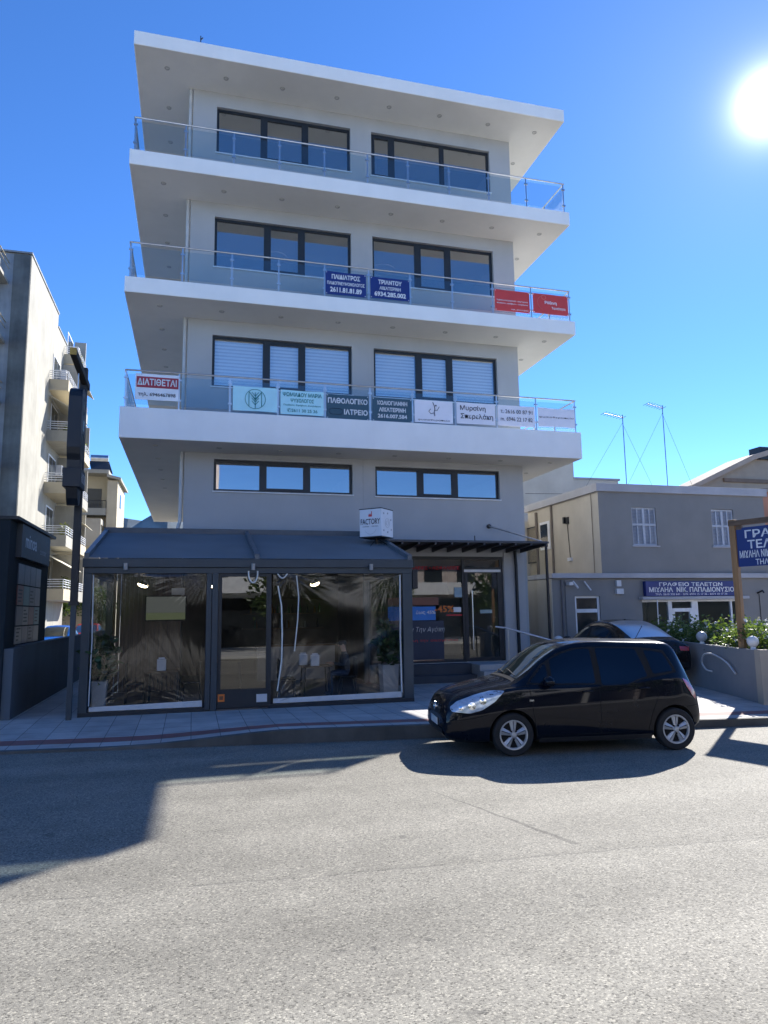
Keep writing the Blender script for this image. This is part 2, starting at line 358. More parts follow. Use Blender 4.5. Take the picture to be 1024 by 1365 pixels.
# ------------------------------------------------------------------ the office building
B = thing('office_building', 'five-storey grey office building with white slab balconies and glass railings', 'building', (6.9, 1.4, 0))
W0, W1, WY, DEP = 1.644, 12.144, 1.4, 17.0
SL = [(7.574, 6.736, 'floor_slab'), (11.19, 10.745, 'floor_slab'), (14.91, 14.46, 'floor_slab'), (18.56, 18.13, 'roof_slab')]
def holed(mb, x0, x1, z0, z1, y, holes, depth):
    """front face at y with rectangular holes (x0,x1,z0,z1) and their reveals"""
    X = sorted({x0, x1, *[h[0] for h in holes], *[h[1] for h in holes]}); Z = sorted({z0, z1, *[h[2] for h in holes], *[h[3] for h in holes]})
    for a, b in zip(X[:-1], X[1:]):
        for c, d in zip(Z[:-1], Z[1:]):
            mx, mz = (a + b) / 2, (c + d) / 2
            if any(h[0] < mx < h[1] and h[2] < mz < h[3] for h in holes): continue
            mb.quad((a, y, c), (b, y, c), (b, y, d), (a, y, d))
    for a, b, c, d in holes:
        e = y + depth
        mb.quad((a, y, c), (a, e, c), (b, e, c), (b, y, c)); mb.quad((a, y, d), (b, y, d), (b, e, d), (a, e, d))
        mb.quad((a, y, c), (a, y, d), (a, e, d), (a, e, c)); mb.quad((b, y, c), (b, e, c), (b, e, d), (b, y, d))
WIN = []
for z0, z1 in ((16.12, 17.66), (12.42, 14.02), (8.72, 10.29)): WIN += [(2.35, 6.545, z0, z1), (7.24, 11.39, z0, z1)]
WIN += [(2.46, 6.535, 5.63, 6.56), (7.245, 11.33, 5.61, 6.535)]
SHOP = (7.0, 11.34, 0.60, 3.80)
wl = MB(); holed(wl, W0, W1, 3.95, 18.13, WY, WIN, 0.16); holed(wl, 7.0, W1, 0.0, 3.947, WY, [SHOP], 0.14)
wl.quad((W0, WY, 3.95), (W0, DEP, 3.95), (W0, DEP, 18.13), (W0, WY, 18.13)); wl.quad((W1, WY, 0), (W1, WY, 18.13), (W1, DEP, 18.13), (W1, DEP, 0)); wl.quad((W0, DEP, 0), (W0, DEP, 18.13), (W1, DEP, 18.13), (W1, DEP, 0))
wl.quad((W0, 4.0, 0), (W0, DEP, 0), (W0, DEP, 3.95), (W0, 4.0, 3.95))
part('wall', wl, MAT_WALL, B, recalc=False)
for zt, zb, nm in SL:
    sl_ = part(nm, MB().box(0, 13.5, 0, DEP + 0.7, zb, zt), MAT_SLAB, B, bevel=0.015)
    part('soffit_shade', MB().quad((.03, .03, zb - .003), (13.47, .03, zb - .003), (13.47, DEP + .67, zb - .003), (.03, DEP + .67, zb - .003)), plaster('dimmed_soffit_paint', (.77, .75, .69), .06), sl_)  # slab paint darkened and warmed here, so the undersides stay dim
# rooms behind the glass
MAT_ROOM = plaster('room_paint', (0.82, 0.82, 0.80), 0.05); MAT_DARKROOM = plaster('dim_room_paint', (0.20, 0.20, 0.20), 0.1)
rm = MB()
for z0, z1 in ((15.0, 18.0), (11.28, 14.35), (7.66, 10.65), (4.2, 6.7)):
    for xa, xb in ((W0 + .12, 6.88), (6.92, W1 - .12)):
        y0, y1 = WY + 0.17, 7.0
        rm.quad((xa, y1, z0), (xb, y1, z0), (xb, y1, z1), (xa, y1, z1)); rm.quad((xa, y0, z1), (xa, y1, z1), (xb, y1, z1), (xb, y0, z1)); rm.quad((xa, y0, z0), (xb, y0, z0), (xb, y1, z0), (xa, y1, z0))
        rm.quad((xa, y0, z0), (xa, y1, z0), (xa, y1, z1), (xa, y0, z1)); rm.quad((xb, y0, z0), (xb, y0, z1), (xb, y1, z1), (xb, y1, z0))
part('room_lining', rm, MAT_ROOM, B, recalc=False)
def blinds():
    t = NT('zebra_blind'); sp = t.n('ShaderNodeSeparateXYZ'); t.l(t.oc(), sp.inputs[0])
    f = t.math('FRACT', t.math('DIVIDE', sp.outputs[2], 0.105)); band = t.math('LESS_THAN', f, 0.56)
    c = t.mix(band, (.60, .61, .64), (0.86, 0.86, 0.86)); t.bsdf(Base_Color=c, Roughness=0.8); return t.m
MAT_BLIND = blinds()
MULL = {0: (3.77, 5.12), 1: (7.975, 9.70), 2: (3.905, 5.015), 3: (8.75, 9.84), 4: (3.91, 5.035), 5: (8.71, 9.80), 6: (3.84, 5.19), 7: (8.68, 9.875)}
for i, (a, b, c, d) in enumerate(WIN):
    y = WY + 0.105; fr = MB(); m1, m2 = MULL[i]; fw = 0.075
    fr.box(a, b, y, y + 0.07, d - fw, d); fr.box(a, b, y, y + 0.07, c, c + fw); fr.box(a, a + fw, y, y + 0.07, c + fw, d - fw); fr.box(b - fw, b, y, y + 0.07, c + fw, d - fw)
    for m in (m1, m2): fr.box(m - 0.075, m + 0.075, y - 0.012, y + 0.07, c + fw, d - fw)
    q0, q1 = (a + fw, m1 - 0.075) if i == 1 else (m1 + 0.075, m2 - 0.075)      # the opening sash
    s_ = 0.06; fr.box(q0, q1, y - 0.012, y + 0.05, d - fw - s_, d - fw); fr.box(q0, q1, y - 0.012, y + 0.05, c + fw, c + fw + s_); fr.box(q0, q0 + s_, y - 0.012, y + 0.05, c + fw + s_, d - fw - s_); fr.box(q1 - s_, q1, y - 0.012, y + 0.05, c + fw + s_, d - fw - s_)
    w = part('window', fr, MAT_ALU, B)
    part('pane', MB().quad((a + fw, y + .03, c + fw), (b - fw, y + .03, c + fw), (b - fw, y + .03, d - fw), (a + fw, y + .03, d - fw)), MAT_PANE, w)
    part('sill', MB().box(a - 0.03, b + 0.03, WY - 0.05, WY + 0.10, c - 0.035, c), MAT_WHITE, w)
    if i in (4, 5):
        bl = MB()
        for p, q in ((a + fw, m1 - .08), (m1 + .08, m2 - .08), (m2 + .08, b - fw)): bl.quad((p, y + .12, c + .05), (q, y + .12, c + .05), (q, y + .12, d - .05), (p, y + .12, d - .05))
        part('blind', bl, MAT_BLIND, w)
    if i in (2, 3):
        cx = 4.35 if i == 2 else 8.1; k = MB().tube([(cx + .42 * math.cos(t * .2618), 3.4 + .42 * math.sin(t * .2618), 13.95) for t in range(25)], .025, 6)
        part('ring_lamp', k, MAT_WHITE, w)
# railings
PX = [0.13, 1.48, 2.82, 4.13, 5.46, 6.78, 8.06, 9.40, 10.73, 12.04, 13.37]
for zt in (7.574, 11.19, 14.91):
    rl = part('railing', MB().tube([(0.10, 0.10, zt + 1.03), (13.40, 0.10, zt + 1.03)], 0.024, 8).tube([(0.10, 0.10, zt + 1.03), (0.10, DEP, zt + 1.03)], 0.024, 8).tube([(13.40, 0.10, zt + 1.03), (13.40, DEP, zt + 1.03)], 0.024, 8), MAT_STEEL, B, angle=40)
    PYS = [1.45 + 1.4 * k for k in range(11)]
    posts = [(x, 0.10) for x in PX] + [(0.10, y) for y in PYS] + [(13.40, y) for y in PYS]
    for x, y in posts:
        m = MB().box(x - .02, x + .02, y - .006 - (.0 if y == .10 else .015), y + .006 + (0 if y == .10 else .015), zt, zt + 1.01)
        for dz in (0.24, 0.80):
            if y == .10: m.box(x - .055, x + .055, y - .022, y + .022, zt + dz, zt + dz + .05)
            else: m.box(x - .022, x + .022, y - .055, y + .055, zt + dz, zt + dz + .05)
        part('post', m, MAT_STEEL, rl)
    gp = []
    for a, b in zip(PX[:-1], PX[1:]): gp.append(MB().box(a + .045, b - .045, .095, .105, zt + .10, zt + .92))
    for X in (0.10, 13.40):
        for a, b in zip([.10] + PYS[:-1], PYS): gp.append(MB().box(X - .005, X + .005, a + .045, b - .045, zt + .10, zt + .92))
    for m in gp: part('glass_panel', m, MAT_CLEAR, rl)
# downlights
dl = None
for zb, ks in ((18.13, range(8)), (14.46, range(8)), (10.745, range(8)), (6.736, range(8))):
    for k in ks:
        spots = [(0.88 + 1.70 * k, 0.73)] + ([(0.88, 0.73 + 1.72 * j) for j in range(1, 5)] if k == 0 else []) + ([(12.79, 0.73 + 1.72 * j) for j in range(1, 4)] if k == 7 else [])
        for x, y in spots:
            if dl is None:
                dl = part('downlight', MB().lathe([(0.0001, 0.0), (0.035, 0.002), (0.045, -0.012), (0.075, -0.012), (0.08, 0.003)], None, 16), plain('downlight_rim', (0.42, 0.41, 0.38), 0.45, 0.0), B, local=True, angle=40); o = dl
            else: o = dl.copy(); COL.objects.link(o)
            o.location = Vector((x, y, zb - .004)) - wloc(B)
# drainpipe at the left corner
part('downpipe', MB().tube([(W0 - .08, WY + .03, 18.1), (W0 - .08, WY + .03, 4.75), (W0 - .16, WY + .02, 4.45), (W0 - .32, WY - .02, 4.32)], 0.05, 10), plain('pale_pipe', (0.50, 0.50, 0.49), 0.5), B, angle=50)
part('roof_rod', MB().tube([(1.8, 3, 18.5), (1.8, 3, 21.35)], .018, 6).tube([(1.8, 3, 21.2), (1.87, 3, 21.3)], .02, 6), MAT_ALU, B)
part('cable_conduit', MB().box(6.86, 6.885, WY - .012, WY, 4.3, 6.73), MAT_WALL, B)
# shop front on the ground floor
sf = MB(); a, b, c, d = SHOP; y = WY + .05
sf.box(a, b, y, y + .08, d - .09, d); sf.box(9.98, 10.06, y, y + .08, c, d - .09); sf.box(b - .1, b, y, y + .08, c, d - .09); sf.box(a, a + .08, y, y + .08, c, d - .09); sf.box(10.06, b - .1, y, y + .08, 3.36, 3.47); sf.box(a, 9.98, y, y + .08, c, c + .06)
sh = part('shop_window', sf, MAT_ALU, B)
part('pane', MB().quad((a, y + .04, c), (9.98, y + .04, c), (9.98, y + .04, d - .09), (a, y + .04, d - .09)).quad((10.06, y + .04, 3.47), (b - .1, y + .04, 3.47), (b - .1, y + .04, d - .09), (10.06, y + .04, d - .09)), MAT_SHOPGLASS, sh)
dr = MB().box(10.06, b - .1, y - .02, y + .05, 3.30, 3.362).box(10.06, 10.15, y - .02, y + .05, .62, 3.30).box(b - .19, b - .1, y - .02, y + .05, .62, 3.30).box(10.15, b - .19, y - .02, y + .05, .62, .72)
sd = part('shop_door', dr, MAT_ALU, B)
part('pane', MB().quad((10.15, y + .01, .72), (b - .19, y + .01, .72), (b - .19, y + .01, 3.3), (10.15, y + .01, 3.3)), MAT_SHOPGLASS, sd)
part('door_head', MB().box(10.04, b - .08, y - .035, y - .021, 3.32, 3.40), MAT_WHITE, sd)
part('handle', MB().tube([(10.27, y - .07, .95), (10.27, y - .07, 2.75)], .018, 8).tube([(10.27, y - .07, 1.1), (10.27, y, 1.1)], .012, 6).tube([(10.27, y - .07, 2.6), (10.27, y, 2.6)], .012, 6), MAT_STEEL, sd)
part('notice', MB().box(10.55, 10.95, y + .012, y + .016, 2.05, 2.16), MAT_WHITE, sd)
rr = MB(); y0, y1 = WY + .20, 6.5
rr.quad((a, y1, .6), (b, y1, .6), (b, y1, d), (a, y1, d)); rr.quad((a, y0, d), (b, y0, d), (b, y1, d), (a, y1, d)); rr.quad((a, y0, .6), (a, y1, .6), (b, y1, .6), (b, y0, .6)); rr.quad((a, y0, .6), (a, y1, .6), (a, y1, d), (a, y0, d)); rr.quad((b, y0, .6), (b, y0, d), (b, y1, d), (b, y1, .6))
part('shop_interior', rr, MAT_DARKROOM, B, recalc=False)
part('counter', MB().box(8.2, 9.6, 4.2, 4.8, .61, 1.7).box(10.4, 11.2, 4.9, 5.2, .61, 2.6), plain('shop_counter', (.18, .17, .17), .5), B)
# posters on the inside of the shop window
MAT_NAVY = plain('navy_print', (0.012, 0.025, 0.06), 0.5); MAT_BLUE = plain('blue_print', (0.02, 0.19, 0.60), 0.5); MAT_BROWN = plain('rust_print', (0.20, 0.07, 0.045), 0.5); MAT_RED = plain('red_print', (0.60, 0.03, 0.04), 0.5); MAT_ORANGE = plain('orange_print', (0.75, 0.19, 0.03), 0.5)
y = WY + .075
p1 = part('poster', MB().box(7.6, 9.35, y, y + .004, .70, 1.85), MAT_NAVY, sh)
p2 = part('poster', MB().box(7.6, 9.10, y, y + .004, 1.87, 2.28), MAT_BLUE, sh)
p3 = part('poster', MB().box(7.6, 9.20, y, y + .004, 2.32, 2.55), MAT_BROWN, sh)
part('poster', MB().box(9.68, 9.93, y, y + .004, 2.10, 2.25), MAT_WHITE, sh); part('poster', MB().box(9.72, 9.97, y - .01, y - .006, 2.55, 2.85), plain('pale_blue_print', (.30, .42, .48), .5), sh)
yt = y - .004
text('έως 45%', p2, MAT_WHITE, (8.78, yt, 2.10), (1, 0, 0), .62, .13, .02)
text('-45%', sh, MAT_ORANGE, (9.38, yt, 2.20), (1, 0, 0), .62, .20, .02)
text('Για Την Αγάπη', p1, MAT_WHITE, (8.75, yt, 1.58), (1, 0, 0), 1.25, .19, -.012, shear=.25)
text('για όλη την οικογένεια', p1, MAT_RED, (8.85, yt, 1.26), (1, 0, 0), 1.9, .10)
text('ΑΣΦΑΛΕΙΕΣ • ΑΣΦΑΛΕΙΕΣ', sh, MAT_RED, (8.95, yt, 3.45), (1, 0, 0), 1.9, .10, .01)
part('underline', MB().box(9.45, 9.95, yt, yt + .003, 1.99, 2.03), MAT_RED, sh)
# plinth, steps, canopy over the shop
part('plinth', MB().box(7.2, 10.0, .92, 1.398, .08, .585).box(7.2, 10.0, .5, .918, .08, .30), plaster('plinth_stone', (.07, .075, .085), .2), B, bevel=.008)
part('entrance_step', MB().box(10.003, 11.9, .30, 1.398, .08, .585).box(10.003, 11.9, .0, .298, .08, .42).box(10.003, 11.9, -.30, -.002, .08, .25), plaster('step_marble', (.42, .42, .41), .15), B, bevel=.008)
cn = MB().box(6.96, 12.02, -.38, 1.37, 4.06, 4.12)
for k in range(11): x = 7.05 + .49 * k; cn.add([(x - .025, -.36, 4.055), (x + .025, -.36, 4.055), (x + .025, 1.37, 4.055), (x - .025, 1.37, 4.055), (x - .025, -.36, 4.00), (x + .025, -.36, 4.00), (x + .025, 1.37, 3.92), (x - .025, 1.37, 3.92)], [(0, 1, 2, 3), (7, 6, 5, 4), (0, 4, 5, 1), (2, 6, 7, 3), (0, 3, 7, 4), (1, 5, 6, 2)])
cy = part('canopy', cn, plain('canopy_metal', (.045, .05, .06), .5), B)
part('tie_rod', MB().tube([(10.9, 1.36, 4.75), (11.9, -.2, 4.13)], .022, 8), MAT_STEEL, cy); part('fixing', MB().lathe([(.07, 0), (.07, .05), (.04, .06)], Matrix.Translation((10.9, 1.40, 4.75)) @ Matrix.Rotation(R(90), 4, 'X'), 16), MAT_BLACK, cy)
part('downpipe', MB().tube([(11.72, 1.30, 3.99), (11.74, 1.30, 3.5), (11.74, 1.30, .1)], .05, 10), MAT_BLACK, B, angle=50)
part('pilaster', MB().box(11.36, 12.146, 1.37, 1.397, .09, 3.93), MAT_WALL, B)
part('wall_flood_lamp', MB().box(10.2, 10.42, 1.05, 1.2, 4.14, 4.17).tube([(10.3, 1.1, 4.17), (10.3, 1.1, 4.42)], .015, 6), MAT_BLACK, cy)
gs = MB().quad((12.06, 1.36, 0.1), (12.06, -.1, .1), (12.06, -.1, 3.98), (12.06, 1.36, 3.98))
part('glass_screen', gs, MAT_CLEAR, B); part('screen_post', MB().box(12.02, 12.08, -.16, -.10, .1, 4.05), MAT_BLACK, B)

# ------------------------------------------------------------------ banners hung on the balcony railings
MAT_MINT = plain('mint_vinyl', (.47, .80, .86), .5, 0, .05); MAT_TEALINK = plain('teal_ink', (.01, .20, .20), .5); MAT_SLATE = plain('slate_vinyl', (.035, .09, .125), .5, 0, .06); MAT_PALE = plain('pale_vinyl', (.84, .82, .86), .5, 0, .04); MAT_INK = plain('dark_ink', (.03, .033, .05), .5)
MAT_DKBLUE = plain('royal_blue_vinyl', (.010, .026, .16), .4, 0, .06); MAT_REDV = plain('red_vinyl', (.60, .05, .045), .5, 0, .05); MAT_MAROON = plain('maroon_vinyl', (.28, .035, .055), .5); MAT_SIGNW = plain('sign_white', (.80, .82, .85), .5, 0, .05)
GB = 'banners hung on the balcony railings'
def banner(x0, x1, z0, z1, mat, label, lines, draw=None):
    t = thing('railing_banner', label, 'banner', ((x0 + x1) / 2, .075, z0), 0, GB)
    ph = random.random() * 6; n = 12; sag = random.uniform(.004, .014)
    top_ = [(x0 + (x1 - x0) * k / n, z1 - sag * math.sin(math.pi * k / n) - .003 * math.sin(9 * k / n + ph)) for k in range(n + 1)]; bot = [(x0 + (x1 - x0) * k / n, z0 + .6 * sag * math.sin(math.pi * k / n) + .003 * math.sin(7 * k / n + ph)) for k in range(n + 1)]
    p = part('panel', MB().prism(bot + top_[::-1], 1, .064, .070), mat, t)
    eb = MB()
    for ex_, ez_ in ((x0 + .03, z0 + .03), (x1 - .03, z0 + .03), (x0 + .03, z1 - .035), (x1 - .03, z1 - .035)): eb.box(ex_ - .012, ex_ + .012, .060, .092, ez_ - .012, ez_ + .012)
    part('cable_ties', eb, MAT_WHITE, t)
    w, h = x1 - x0, z1 - z0
    for (s, m, u, v, tw, th, bold) in lines: text(s, t, m, (x0 + w * u, .060, z0 + h * v), (1, 0, 0), w * tw, h * th * 1.12, bold + .014)
    if draw: draw(t, x0, z0, w, h)
    return t
def arc(cx, cz, r, a0, a1, y=.055, n=20, rr=.007): return MB().tube([(cx + r * math.cos(R(a0 + (a1 - a0) * k / n)), y, cz + r * math.sin(R(a0 + (a1 - a0) * k / n))) for k in range(n + 1)], rr, 5)
def d_let(t, x, z, w, h): part('red_band', MB().box(x + .03, x + w - .01, .052, .056, z + h * .47, z + h * .88), MAT_RED2, t)
MAT_RED2 = plain('dark_red_vinyl', (.36, .03, .05), .5)
text_y = .05
banner(.36, 1.47, 7.80, 8.52, MAT_SIGNW, 'white letting banner with a dark red band, at the left corner of the lowest balcony', [('τηλ. 6946467898', MAT_INK, .5, .2, .86, .16, .0)], d_let)
_t = bpy.data.objects['railing_banner']; text('ΔΙΑΤΙΘΕΤΑΙ', _t, MAT_WHITE, (.915, .048, 8.29), (1, 0, 0), 1.0, .19, .025)
def d_wheat(t, x, z, w, h):
    cx, cz, r = x + w * .5, z + h * .5, h * .40; m = arc(cx, cz, r, 0, 360, n=32)
    for s in (-1, 1):
        m.merge(MB().tube([(cx + s * r * .62, .055, cz - r * .72), (cx + s * r * .62, .055, cz + r * .74)], .009, 5)); m.merge(MB().tube([(cx + s * r * .62, .055, cz + r * .74), (cx, .055, cz - r * .1)], .009, 5))
        for k in range(4): m.merge(MB().tube([(cx, .055, cz - r * .6 + r * .3 * k), (cx + s * r * .34, .055, cz - r * .2 + r * .3 * k)], .008, 5))
    m.merge(MB().tube([(cx, .055, cz - r), (cx, .055, cz + r * .7)], .008, 5)); part('emblem', m, MAT_TEALINK, t)
banner(2.90, 4.11, 7.66, 8.35, MAT_MINT, 'mint banner with a teal circle emblem of an ear of wheat', [], d_wheat)
banner(4.20, 5.42, 7.63, 8.33, MAT_MINT, 'mint banner with four lines of teal lettering and a phone number', [('ΨΩΜΙΑΔΟΥ ΜΑΡΙΑ', MAT_TEALINK, .5, .82, .90, .15, .01), ('ΨΥΧΟΛΟΓΟΣ', MAT_TEALINK, .5, .58, .54, .14, .005), ('Παιδιών, Εφήβων, Ενηλίκων', MAT_TEALINK, .5, .38, .86, .08, .0), ('✆2611 30 25 36', MAT_TEALINK, .5, .17, .70, .14, .0)])
def d_pill(t, x, z, w, h): part('emblem', arc(x + w * .13, z + h * .3, h * .12, 90, 270).merge(arc(x + w * .30, z + h * .3, h * .12, -90, 90)).merge(MB().tube([(x + w * .13, .055, z + h * .42), (x + w * .3, .055, z + h * .42)], .007, 5)).merge(MB().tube([(x + w * .13, .055, z + h * .18), (x + w * .3, .055, z + h * .18)], .007, 5)), MAT_NAVY, t)
banner(5.50, 6.73, 7.58, 8.30, MAT_SLATE, 'slate blue banner with large white lettering and a faint pill emblem', [('ΠΑΘΟΛΟΓΙΚΟ', MAT_WHITE, .5, .74, .94, .20, .02), ('ΙΑΤΡΕΙΟ', MAT_WHITE, .69, .30, .56, .20, .02)], d_pill)
banner(6.84, 8.03, 7.58, 8.29, MAT_SLATE, 'slate blue banner with three centred white lines and a phone number', [('ΚΟΛΙΟΓΙΑΝΝΗ', MAT_WHITE, .5, .78, .76, .16, .02), ('ΑΙΚΑΤΕΡΙΝΗ', MAT_WHITE, .5, .50, .68, .16, .02), ('2616.007.584', MAT_WHITE, .5, .23, .74, .15, .015)])
def d_fig(t, x, z, w, h):
    cx, cz = x + w * .5, z + h * .6
    m = MB().tube([(cx - .03, .055, cz + .22), (cx + .02, .055, cz + .10), (cx + .035, .055, cz + .02), (cx + .01, .055, cz - .08), (cx + .03, .055, cz - .20)], .011, 5).tube([(cx + .03, .055, cz - .02), (cx + .10, .055, cz - .03), (cx + .17, .055, cz + .09)], .008, 5).tube([(cx + .02, .055, cz - .10), (cx - .10, .055, cz - .13), (cx - .16, .055, cz - .06), (cx - .10, .055, cz + .01)], .009, 5).merge(MB().ball((cx + .065, .055, cz + .12), .024, 8))
    part('emblem', m, MAT_INK, t)
banner(8.11, 9.30, 7.62, 8.30, MAT_PALE, 'white banner with a dark line figure over small spaced lettering', [('φυσιοθεραπεία', MAT_INK, .5, .12, .84, .09, -.01)], d_fig)
banner(9.42, 10.66, 7.65, 8.31, MAT_PALE, 'white banner with a name in two lines of large grey lettering', [('Μυρσίνη', MAT_INK, .42, .72, .66, .26, .0), ('Σπερελάκη', MAT_INK, .52, .34, .84, .27, .0)])
banner(10.75, 11.98, 7.66, 8.31, MAT_PALE, 'white banner with two lines of thin grey phone numbers', [('τ. 2616 00 87 91', MAT_INK, .5, .70, .86, .17, -.01), ('m. 6946 22 17 82', MAT_INK, .5, .34, .86, .17, -.01)])
banner(12.08, 13.34, 7.71, 8.31, MAT_PALE, 'pale banner with one row of small spaced lettering at the right corner', [('φυσιοθεραπεία', MAT_INK, .5, .5, .94, .10, -.01)])
banner(5.48, 6.69, 11.29, 12.0, MAT_DKBLUE, 'royal blue banner ending in the digits 81.89, left one of the two', [('ΠΑΙΔΙΑΤΡΟΣ', MAT_WHITE, .5, .78, .70, .19, .02), ('ΠΑΙΔΟΠΝΕΥΜΟΝΟΛΟΓΟΣ', MAT_WHITE, .5, .50, .92, .13, .01), ('2611.81.81.89', MAT_WHITE, .5, .22, .78, .20, .02)])
banner(6.82, 8.03, 11.31, 11.98, MAT_DKBLUE, 'royal blue banner ending in the digits 285.002, right one of the two', [('ΤΡΙΑΝΤΟΥ', MAT_WHITE, .5, .78, .60, .19, .02), ('ΑΙΚΑΤΕΡΙΝΗ', MAT_WHITE, .5, .50, .54, .14, .01), ('6934.285.002', MAT_WHITE, .5, .22, .80, .20, .02)])
banner(10.79, 11.97, 11.33, 12.02, MAT_REDV, 'plain red banner with thin rows of small pale lettering', [('Συμβουλευτική ψυχολογία - ψυχοθεραπεία', MAT_PALE, .5, .50, .90, .075, .0), ('παιδιών, εφήβων - ενηλίκων', MAT_PALE, .5, .36, .90, .075, .0), ('τηλ. ραντεβού', MAT_PALE, .7, .10, .50, .06, .0)])
def d_curl(t, x, z, w, h):
    part('emblem', arc(x + w * .30, z + h * .82, .07, 0, 360).merge(arc(x + w * .32, z + h * .55, .24, 110, 250, rr=.005)), plain('pink_ink', (.75, .22, .18), .5), t)
banner(12.09, 13.31, 11.37, 12.03, MAT_REDV, 'red banner with a curl emblem and white words at the right corner', [('Ρόδινη', MAT_PALE, .50, .56, .34, .18, .01), ('Ταυτότητα', MAT_PALE, .72, .30, .40, .15, .0)], d_curl)
# ------------------------------------------------------------------ the cafe pavilion in front of the ground floor
MAT_CAFE = plain('slate_metal', (.032, .048, .062), .5, 0, .10); MAT_CAFED = plain('dark_metal', (.012, .018, .025), .5)
K = thing('cafe_pavilion', 'dark slate metal cafe pavilion with clear plastic screens in front of the office building', 'cafe', (3.3, -.9, .09))
FX0, FX1, FY = -.27, 6.95, -3.1
for q in ((FX0, -.10, FY, FY + .14, 3.03), (2.25, 2.36, FY, FY + .14, 3.03), (2.37, 2.50, FY - .02, FY + .10, 3.03), (6.72, FX1, FY, FY + .14, 3.03), (FX0, -.10, 1.2, 1.34, 4.1), (6.8, FX1, 1.2, 1.34, 4.1)): part('post', MB().box(*q[:4], .09, q[4]), MAT_CAFE, K, bevel=.006)
part('front_beam', MB().box(FX0 - .02, FX1 + .02, FY - .06, FY + .16, 3.16, 3.345).box(FX0, FX1, FY - .01, FY + .12, 3.03, 3.157), MAT_CAFE, K, bevel=.006)
part('side_beam', MB().box(FX0, -.13, FY + .165, 1.36, 3.03, 3.2).box(6.81, FX1, FY + .165, 1.36, 3.03, 3.2), MAT_CAFE, K)
rf = MB(); N = 26
def rz(k): return 3.36 + .90 * k
for i in range(N):
    k0, k1 = i / N, (i + 1) / N; ya, yb = FY + (3.4) * k0, FY + 3.4 * k1; za, zb = rz(k0), rz(k1); h = .022
    for (p, q, zp, zq) in ((ya, ya + (yb - ya) * .5, za, za + (zb - za) * .5 + h), (ya + (yb - ya) * .5, yb, za + (zb - za) * .5 + h, zb)):
        rf.quad((FX0 + .02, p, zp), (FX1 - .02, p, zp), (FX1 - .02, q, zq), (FX0 + .02, q, zq))
rf.quad((FX0, .3, 4.1), (FX1, .3, 4.1), (FX1, 1.39, 4.1), (FX0, 1.39, 4.1))
part('roof', rf, plain('pleated_roof_fabric', (.125, .150, .168), .55, 0, .14, .8), K, recalc=False)
for x in (FX0, 3.28, FX1 - .10):
    ra = MB().add([(x, FY - .03, 3.35), (x + .10, FY - .03, 3.35), (x + .10, .32, 4.26), (x, .32, 4.26), (x, FY - .03, 3.46), (x + .10, FY - .03, 3.46), (x + .10, .32, 4.37), (x, .32, 4.37)], [(0, 3, 2, 1), (4, 5, 6, 7), (0, 1, 5, 4), (1, 2, 6, 5), (2, 3, 7, 6), (3, 0, 4, 7)]); part('rafter', ra, plain('rafter_metal', (.10, .12, .14), .45), K)
part('ridge_box', MB().box(FX0 - .02, FX1, .22, .50, 4.13, 4.40), plain('ridge_metal', (.085, .095, .105), .5), K, bevel=.01)
part('floor', MB().box(FX0, FX1, FY, 6.0, .02, .115), plain('cafe_floor', (.09, .08, .07), .4, 0, .3), K)
part('threshold', MB().box(FX0, 2.25, FY - .01, FY + .12, .09, .17).box(3.62, FX1, FY - .01, FY + .12, .09, .17), MAT_CAFED, K)
ins = MB(); ins.quad((FX0, 6, .1), (7.0, 6, .1), (7.0, 6, 4), (FX0, 6, 4)); ins.quad((6.99, 1.42, .1), (6.99, 6, .1), (6.99, 6, 4), (6.99, 1.42, 4)); ins.quad((1.66, 1.4, 3.75), (6.99, 1.4, 3.75), (6.99, 6, 3.75), (1.66, 6, 3.75)); ins.quad((1.66, 1.4, .1), (1.66, 6, .1), (1.66, 6, 4), (1.66, 1.4, 4)); ins.quad((1.66, 1.4, 3.75), (1.66, 1.4, 4.1), (6.99, 1.4, 4.1), (6.99, 1.4, 3.75))
part('interior_lining', ins, plain('brown_lining', (.10, .078, .062), .6, 0, .35, 1.5), K, recalc=False)
bp = MB()
for i in range(16): bp.box(-.13 + .112 * i, -.03 + .112 * i, 1.30, 1.33, .12, 4.05)
part('back_panel', bp, wood('walnut_boards', (.12, .085, .06)), K)
part('side_panel', MB().box(FX0 + .04, FX0 + .07, FY + .15, 1.2, .12, 1.15), MAT_CAFED, K)
part('side_pane', MB().quad((FX0 + .05, FY + .15, 1.15), (FX0 + .05, 1.2, 1.15), (FX0 + .05, 1.2, 3.03), (FX0 + .05, FY + .15, 3.03)).quad((FX1 - .05, FY + .15, .15), (FX1 - .05, 1.2, .15), (FX1 - .05, 1.2, 3.03), (FX1 - .05, FY + .15, 3.03)), MAT_SHOPGLASS, K)
MAT_FILM = glass('clear_plastic', (.80, .82, .83), .045, .07, 0, 1, 3.0, .55)
